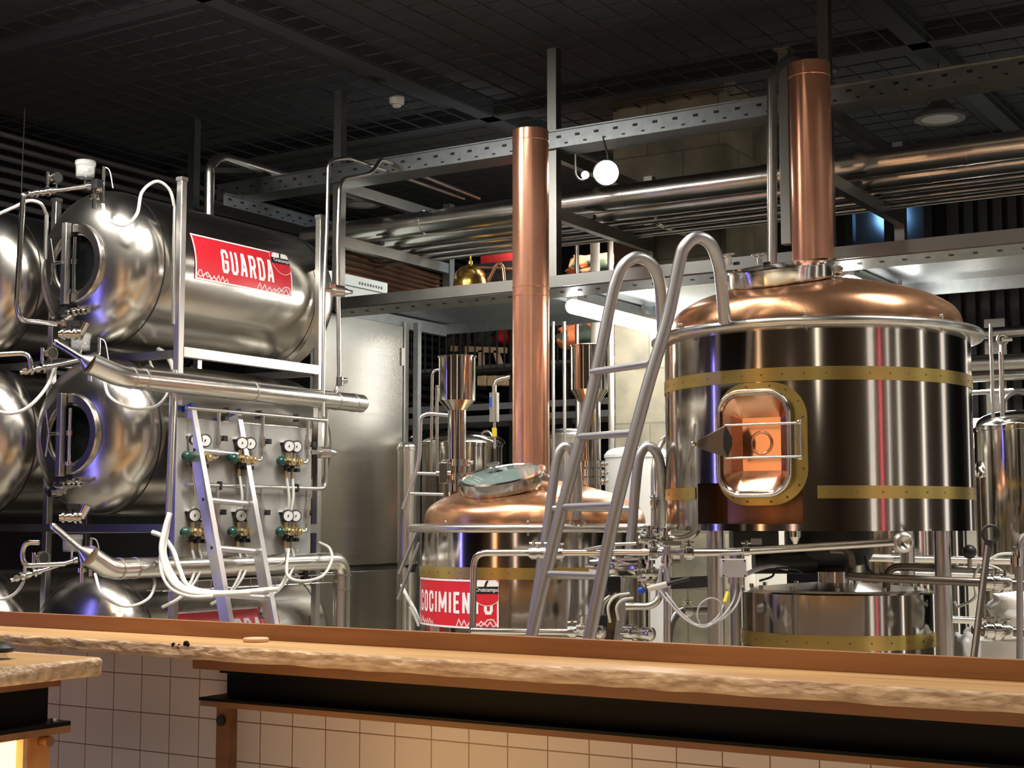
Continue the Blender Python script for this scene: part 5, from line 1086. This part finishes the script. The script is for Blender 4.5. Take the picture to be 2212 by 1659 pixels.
# junction box with cables
c = P(1583, 1227, 6.2); t = thing('junction_box', 'light grey cable junction box hanging under the large kettle', 'junction box', tuple(c))
m = MB(); m.obox(c, RT * .052, FW * .03, UP * .038); build(m, 'box_body', 'box', t, bevel=.003)
m = MB(); m.obox(c - FW * .033, RT * .050, FW * .004, UP * .036); build(m, 'lid', 'box', t, bevel=.002)
m = MB()
for sx_ in (-1, 1):
    for sz in (-1, 1): p = c + RT * .044 * sx_ + UP * .031 * sz; m.cyl(p - FW * .036, p - FW * .038, .004, seg=8)
build(m, 'screws', 'dark', t)
for k in range(3):
    p = c + RT * (-.012 + .022 * k) - UP * .038; m = MB(); m.cyl(p, p - UP * .025, .0095, seg=12); build(m, 'cable_gland', 'box', t)
for k, (l, pts) in enumerate((('grey cable from the junction box, left one with a yellow tag', [(1578, 1253, 6.2), (1577, 1270, 6.2), (1566, 1300, 6.15), (1548, 1335, 6.12), (1515, 1352, 6.1), (1478, 1330, 6.12), (1450, 1296, 6.15), (1438, 1280, 6.2)]),
                 ('grey cable from the junction box, middle one', [(1587, 1253, 6.2), (1589, 1275, 6.2), (1580, 1305, 6.15), (1556, 1335, 6.1), (1520, 1355, 6.08), (1480, 1338, 6.1), (1448, 1305, 6.12), (1424, 1275, 6.15)]),
                 ('grey cable from the junction box, right one', [(1597, 1253, 6.2), (1600, 1275, 6.2), (1590, 1308, 6.15), (1560, 1338, 6.12), (1525, 1350, 6.1), (1490, 1345, 6.1), (1455, 1312, 6.14), (1440, 1290, 6.2)]))):
    hose(l, pts, .0042, 'box', 'junction box cables', 'cable', 'cable')
hose('looped grey cable left of the junction box', [(1556, 1325, 6.1), (1556, 1302, 6.1), (1536, 1292, 6.1), (1514, 1304, 6.1), (1506, 1328, 6.1), (1512, 1350, 6.1)], .0035, 'box', 'junction box cables', 'cable', 'cable')
p = P(1572, 1280, 6.17); q = P(1565, 1302, 6.14); m = MB(); m.cyl(p, q, .0085, seg=10); tag(build(m, 'cable_tag', 'yellow'), 'yellow sleeve on the left cable of the junction box', 'tag')
hose('thick grey cable rising from the junction box towards the motor', [(1612, 1240, 6.3), (1640, 1228, 6.4), (1668, 1222, 6.5), (1700, 1228, 6.6)], .010, 'box', 'motor cables', 'cable', 'cable')
hose('thin black cable looping under the motor', [(1640, 1255, 6.4), (1668, 1245, 6.4), (1678, 1228, 6.45), (1720, 1230, 6.5), (1735, 1238, 6.5)], .005, 'black', 'motor cables', 'cable', 'cable')
hose('thin black cable dropping right of the motor', [(1868, 1200, 6.6), (1876, 1230, 6.6), (1896, 1242, 6.6), (1905, 1238, 6.6)], .006, 'black', 'motor cables', 'cable', 'cable')
# central cluster
def pump(lab, c0, c1, r, name='pump_housing'):
    a, b_ = P(*c0), P(*c1); ax = (b_ - a).normalized(); L_ = (b_ - a).length; t = thing(name, lab, 'pump', tuple(a), 'polished housings')
    m = MB(); m.lathe(a, ax, [(.001, -.01), (r * .7, -.006), (r, .012), (r, L_ * .3), (r * .82, L_ * .34), (r * .82, L_ * .62), (r * .95, L_ * .66), (r * .95, L_), (r * .5, L_ + .01), (.001, L_ + .012)], 30); build(m, 'housing', 'steel', t)
    for k in range(6):
        u, w = perp(ax); d_ = u * math.cos(k * pi / 3) + w * math.sin(k * pi / 3); m = MB(); p = a + d_ * r * 1.02 + ax * .02; m.cyl(p - ax * .02, p + ax * .03, .007, seg=8); build(m, 'bolt', 'steel', t)
    return t
pump('polished round housing between the rails of the tall ladder', (1282, 1221, 6.75), (1385, 1228, 6.55), .048)
pump('polished valve housing under the pipe clamps left of the large kettle', (1392, 1252, 6.5), (1424, 1250, 6.45), .045)
pump('small polished housing at the foot of the tall ladder', (1252, 1362, 6.5), (1300, 1366, 6.4), .030)
pump('small polished housing just above the bar, left of the upright pipes', (1352, 1366, 6.45), (1408, 1370, 6.35), .030)
c = P(1385, 1276, 6.25); e = P(1440, 1262, 6.25); t = thing('valve_lever', 'white lever with a round blue tip pointing at the ladder', 'lever', tuple(c))
m = MB(); m.cyl(c + (e - c) * .25, e, .0125, seg=14); build(m, 'grip', 'white', t)
m = MB(); m.sphere(c, .0165, 16, 10); build(m, 'blue_tip', 'blue', t)
m = MB(); m.cyl(e, e + (e - c) * .9, .009, seg=10); m.cyl(c, c + (e - c) * .3, .006, seg=10); build(m, 'lever_arm', 'dark', t)
clamped('elbow pipe curling up beneath the white lever', [(1352, 1310, 6.4), (1405, 1310, 6.38), (1424, 1296, 6.38), (1424, 1262, 6.4)], .0155, [], 'satin')
clamped('upright pipe with violet sheen left of the white cabinet', [(1441, 1400, 6.35), (1441, 1180, 6.38)], .0155, [(1441, 1210, 6.38, UP, .026)], 'satin')
clamped('upright pipe behind the right hoop of the shorter ladder', [(1412, 1190, 7.0), (1412, 1000, 7.05), (1432, 945, 7.1), (1470, 940, 7.2)], .014, [(1413, 1088, 7.02, UP, .02)], 'satin')
clamped('slim upright pipe low behind the tall ladder', [(1301, 1400, 6.6), (1301, 1300, 6.6), (1330, 1280, 6.6)], .010, [], 'satin')
clamped('pipe curving down left of the large kettle leg', [(1525, 1318, 6.9), (1470, 1318, 6.8), (1448, 1345, 6.7), (1440, 1420, 6.6)], .0175, [(1485, 1318, 6.82, RT, .03)], 'tube', .12)
clamped('bottom pipe running left along the bar from the housing', [(1255, 1365, 6.5), (1130, 1364, 6.6), (1020, 1362, 6.7)], .0155, [(1236, 1364, 6.52, RT, .028)])
clamped('slanting steel rod above the clamped pipe', [(1262, 1188, 6.6), (1322, 1176, 6.5), (1375, 1174, 6.45)], .007, [], 'satin', .02)
clamped('dark bent pipe tucked under the left side of the large kettle', [(1380, 1165, 6.75), (1480, 1164, 6.7), (1505, 1150, 6.7), (1510, 1120, 6.75)], .018, [(1392, 1160, 6.75, RT, .03), (1420, 1163, 6.72, RT, .028)], 'satin')
t = thing('support_rail', 'dark horizontal support rail left of the junction box', 'rail', tuple(P(1420, 1270, 6.6)))
m = MB(); m.bar(P(1400, 1262, 6.65), P(1532, 1256, 6.6), .05, .05); build(m, 'rail_body', 'dark', t)
hose('violet-lit white hose looping beside the ladder foot, outer one', [(1318, 1345, 6.4), (1314, 1310, 6.4), (1330, 1288, 6.4), (1360, 1282, 6.4)], .006)
hose('violet-lit white hose looping beside the ladder foot, inner one', [(1336, 1340, 6.38), (1332, 1312, 6.38), (1345, 1296, 6.38), (1368, 1292, 6.38)], .006)
hose('grey hose arching over the upright pipe beside the polished housing', [(1432, 1290, 6.33), (1426, 1250, 6.3), (1430, 1222, 6.3), (1440, 1235, 6.3), (1446, 1270, 6.3)], .008, 'box')
c = P(1452, 1193, 6.4); t = thing('butterfly_valve', 'steel butterfly valve on the pipe below the left edge of the large kettle', 'valve', tuple(c))
m = MB(); m.cyl(c - RT * .03, c + RT * .03, .034, seg=24); m.obox(c + UP * .04, RT * .04, FW * .012, UP * .008); m.obox(c - UP * .04, RT * .035, FW * .012, UP * .006); m.cyl(c + UP * .02, c + UP * .045, .01, seg=10); build(m, 'valve_body', 'satin', t)
for px, py, d, l in ((1325, 1262, 6.6, 'black bracket between the rails of the tall ladder'), (1296, 1345, 6.6, 'black block at the foot of the tall ladder')):
    c = P(px, py, d); m = MB(); m.obox(c, RT * .03, FW * .03, UP * .035); m.cyl(c - RT * .05, c + RT * .0, .018, seg=12); tag(build(m, 'black_bracket', 'black', bevel=.004), l, 'bracket')

for px, py, d, lab in ((1402, 1163, 6.62, 'small steel clamp fitting above the clamped pipe, left one'), (1436, 1168, 6.58, 'small steel clamp fitting above the clamped pipe, right one'), (1404, 1238, 6.42, 'small steel tee fitting below the clamped pipe'), (1262, 1357, 6.45, 'small steel valve at the foot of the ladder just above the bar')):
    c = P(px, py, d); t = thing('clamp_fitting', lab, 'fitting', tuple(c), 'clamp fittings left of the large kettle')
    m = MB(); m.cyl(c - RT * .035, c + RT * .035, .017, seg=16); m.cyl(c - RT * .02, c - RT * .006, .027, seg=18); m.cyl(c + RT * .008, c + RT * .022, .027, seg=18); m.cyl(c, c + UP * .045, .014, seg=14); build(m, 'fitting_body', 'steel', t)
    m = MB(); m.cyl(c + UP * .04, c + UP * .056, .023, seg=16); m.cyl(c - RT * .013 + UP * .02 - FW * .02, c - RT * .013 + UP * .05 - FW * .035, .005, seg=8); build(m, 'clamp_ring', 'steel', t)
# ================================================================== LIGHT
def light(kind, name, loc, energy, col, **k):
    l = bpy.data.lights.new(name, kind); l.energy = energy; l.color = col
    o = bpy.data.objects.new(name, l); C.objects.link(o); o.location = loc
    for a, b in k.items():
        if a == 'aim': o.rotation_euler = (V(b) - V(loc)).to_track_quat('-Z', 'Y').to_euler()
        else: setattr(l, a, b)
    return o
w = bpy.data.worlds.new('room'); bpy.context.scene.world = w; w.use_nodes = True
w.node_tree.nodes['Background'].inputs[0].default_value = (.02, .02, .022, 1); w.node_tree.nodes['Background'].inputs[1].default_value = 1
WARM = (1, .74, .50); NEUT = (1, .90, .76); COOL = (.92, .96, 1)

for i, x in enumerate((-5.0, -3.9, -2.8, -1.7, -.6)):      # track spots over the bar
    light('SPOT', 'bar_spot', (x, 2.95, 3.75), 46, WARM, aim=(x - .1, 4.05, 1.0), spot_size=1.3, spot_blend=.9, shadow_soft_size=.06)
FL = (1, .96, .89)
def strip(name, loc, e, sx, sy, aim=None, spread=2.2, col=FL, roll=0):
    o = light('AREA', name, loc, e, col, aim=aim or (loc[0], loc[1] + .001, 0), shape='RECTANGLE', size=sx, size_y=sy); o.data.spread = spread
    if roll: o.rotation_euler.z += roll
    return o
strip('tank_fluorescent', (-5.7, 4.1, 4.15), 40, 1.3, .12, (-5.8, 5.4, 2.4))
strip('brewhouse_fill', (-3.6, 5.3, 4.2), 24, 1.3, .12)
strip('brewhouse_fill', (-4.1, 4.7, 4.2), 42, 1.3, .10, (-4.9, 5.4, 1.5))  # fill strip added to brighten the gauge panel, ladder and tank sides
light('AREA', 'hall_streak', (.65, -1.0, 3.4), 5, (1, .88, .72), aim=(-4, 6.7, 2.4), shape='RECTANGLE', size=.22, size_y=1.6)  # unseen tall strips, added to streak the chimneys and large kettle
light('AREA', 'hall_streak', (-5.0, -.9, 2.0), 6, (1, .66, .42), aim=(-2.3, 6.6, 2.4), shape='RECTANGLE', size=.22, size_y=3.8)
strip('chimney_streak', (-1.95, 3.3, 4.2), 24, 4.0, .06, None, 2.6, (1, .92, .80), math.atan2(-.856, .517))  # added diagonal strips, turned so each chimney reflects a long streak
strip('chimney_streak', (-3.65, 2.8, 4.2), 24, 4.0, .06, None, 2.6, (1, .92, .80), math.atan2(-.942, -.337))
strip('brewhouse_fill', (-.6, 6.3, 4.2), 55, 1.3, .12)  # added fill, lifts the floor and the undersides of the pipes
strip('brewhouse_fill', (1.2, 8.5, 4.2), 45, 1.3, .12)
light('AREA', 'hall_lamp', (-1.5, -.6, 4.2), 90, NEUT, aim=(-1.5, -.6, 0), shape='DISK', size=.6).data.spread = 1.5
light('AREA', 'hall_lamp', (2.5, 1.6, 4.2), 90, NEUT, aim=(2.5, 1.6, 0), shape='DISK', size=.6).data.spread = 1.5
light('AREA', 'hall_lamp', (-5, -.6, 4.2), 60, NEUT, aim=(-5, -.6, 0), shape='DISK', size=.6).data.spread = 1.5
light('AREA', 'violet_neon', (-6.55, 3.6, 1.5), 7, (.25, .22, 1), aim=(-3.5, 6.3, 1.6), shape='RECTANGLE', size=.035, size_y=2.4)
light('AREA', 'red_neon', (2.2, 4.3, 1.6), 1.8, (1, .12, .16), aim=(-2.2, 6.3, 1.8), shape='RECTANGLE', size=.03, size_y=2.6)
for x, y, e, sx in ((2.55, 3.55, 2.2, .08), (2.5, 3.35, 2.2, .08), (2.5, 4.75, 2, .10), (2.4, 5.5, 2.5, .14), (2.0, 7.1, 4, .14), (1.4, 8.6, 4.5, .3), (-.9, 10.0, 3, .18)):  # unseen upright strips added to streak the large kettle's shell
    light('AREA', 'kettle_streak', (x, y, 1.8), e, (1, .93, .86), aim=(-2.2, 6.3, 1.8), shape='RECTANGLE', size=sx, size_y=3.0)
light('AREA', 'warm_fill', (-1.9, -2.5, 1.5), 7, (1, .70, .56), aim=(-2.4, 6, 1.6), shape='RECTANGLE', size=.3, size_y=2.4)  # unseen warm strips, added to tint the tiles and kettle
light('AREA', 'warm_fill', (-4.6, .4, 1.5), 5, (1, .45, .16), aim=(-2.6, 6, 1.6), shape='RECTANGLE', size=.10, size_y=2.4)
c = PY(1925, 468, 11.35); light('SPOT', 'dusk_lamp', tuple(c), 16, (.55, .8, 1), shadow_soft_size=.12, aim=(c.x, 10, c.z - .2), spot_size=1.9, spot_blend=.6)
strip('rear_fill', (-4.74, 9.25, 2.82), 4, .05, 1.15, (-5.9, 9.25, 2.7), 3.1)
strip('rear_fill', (-3.0, 10.2, 2.4), 25, 1.2, .1, (-3.0, 9.0, .9))  # bodiless fill strips added to brighten the rear of the room
strip('rear_fill', (-5.3, 9.9, 4.2), 45, 1.2, .1)
strip('rear_fill', (-1.5, 9.8, 2.9), 20, 1.2, .1)
strip('walkway_fill', (-3.3, 8.2, 2.8), 16, 1.1, .08)  # hidden strip added to brighten the white cabinet
light('AREA', 'frame_fill', (-5.10, 8.4, 3.38), 7, FL, aim=(-6, 8.5, 3.38), shape='RECTANGLE', size=.08, size_y=.6)  # bodiless fill added behind the chimney to brighten the frame sides
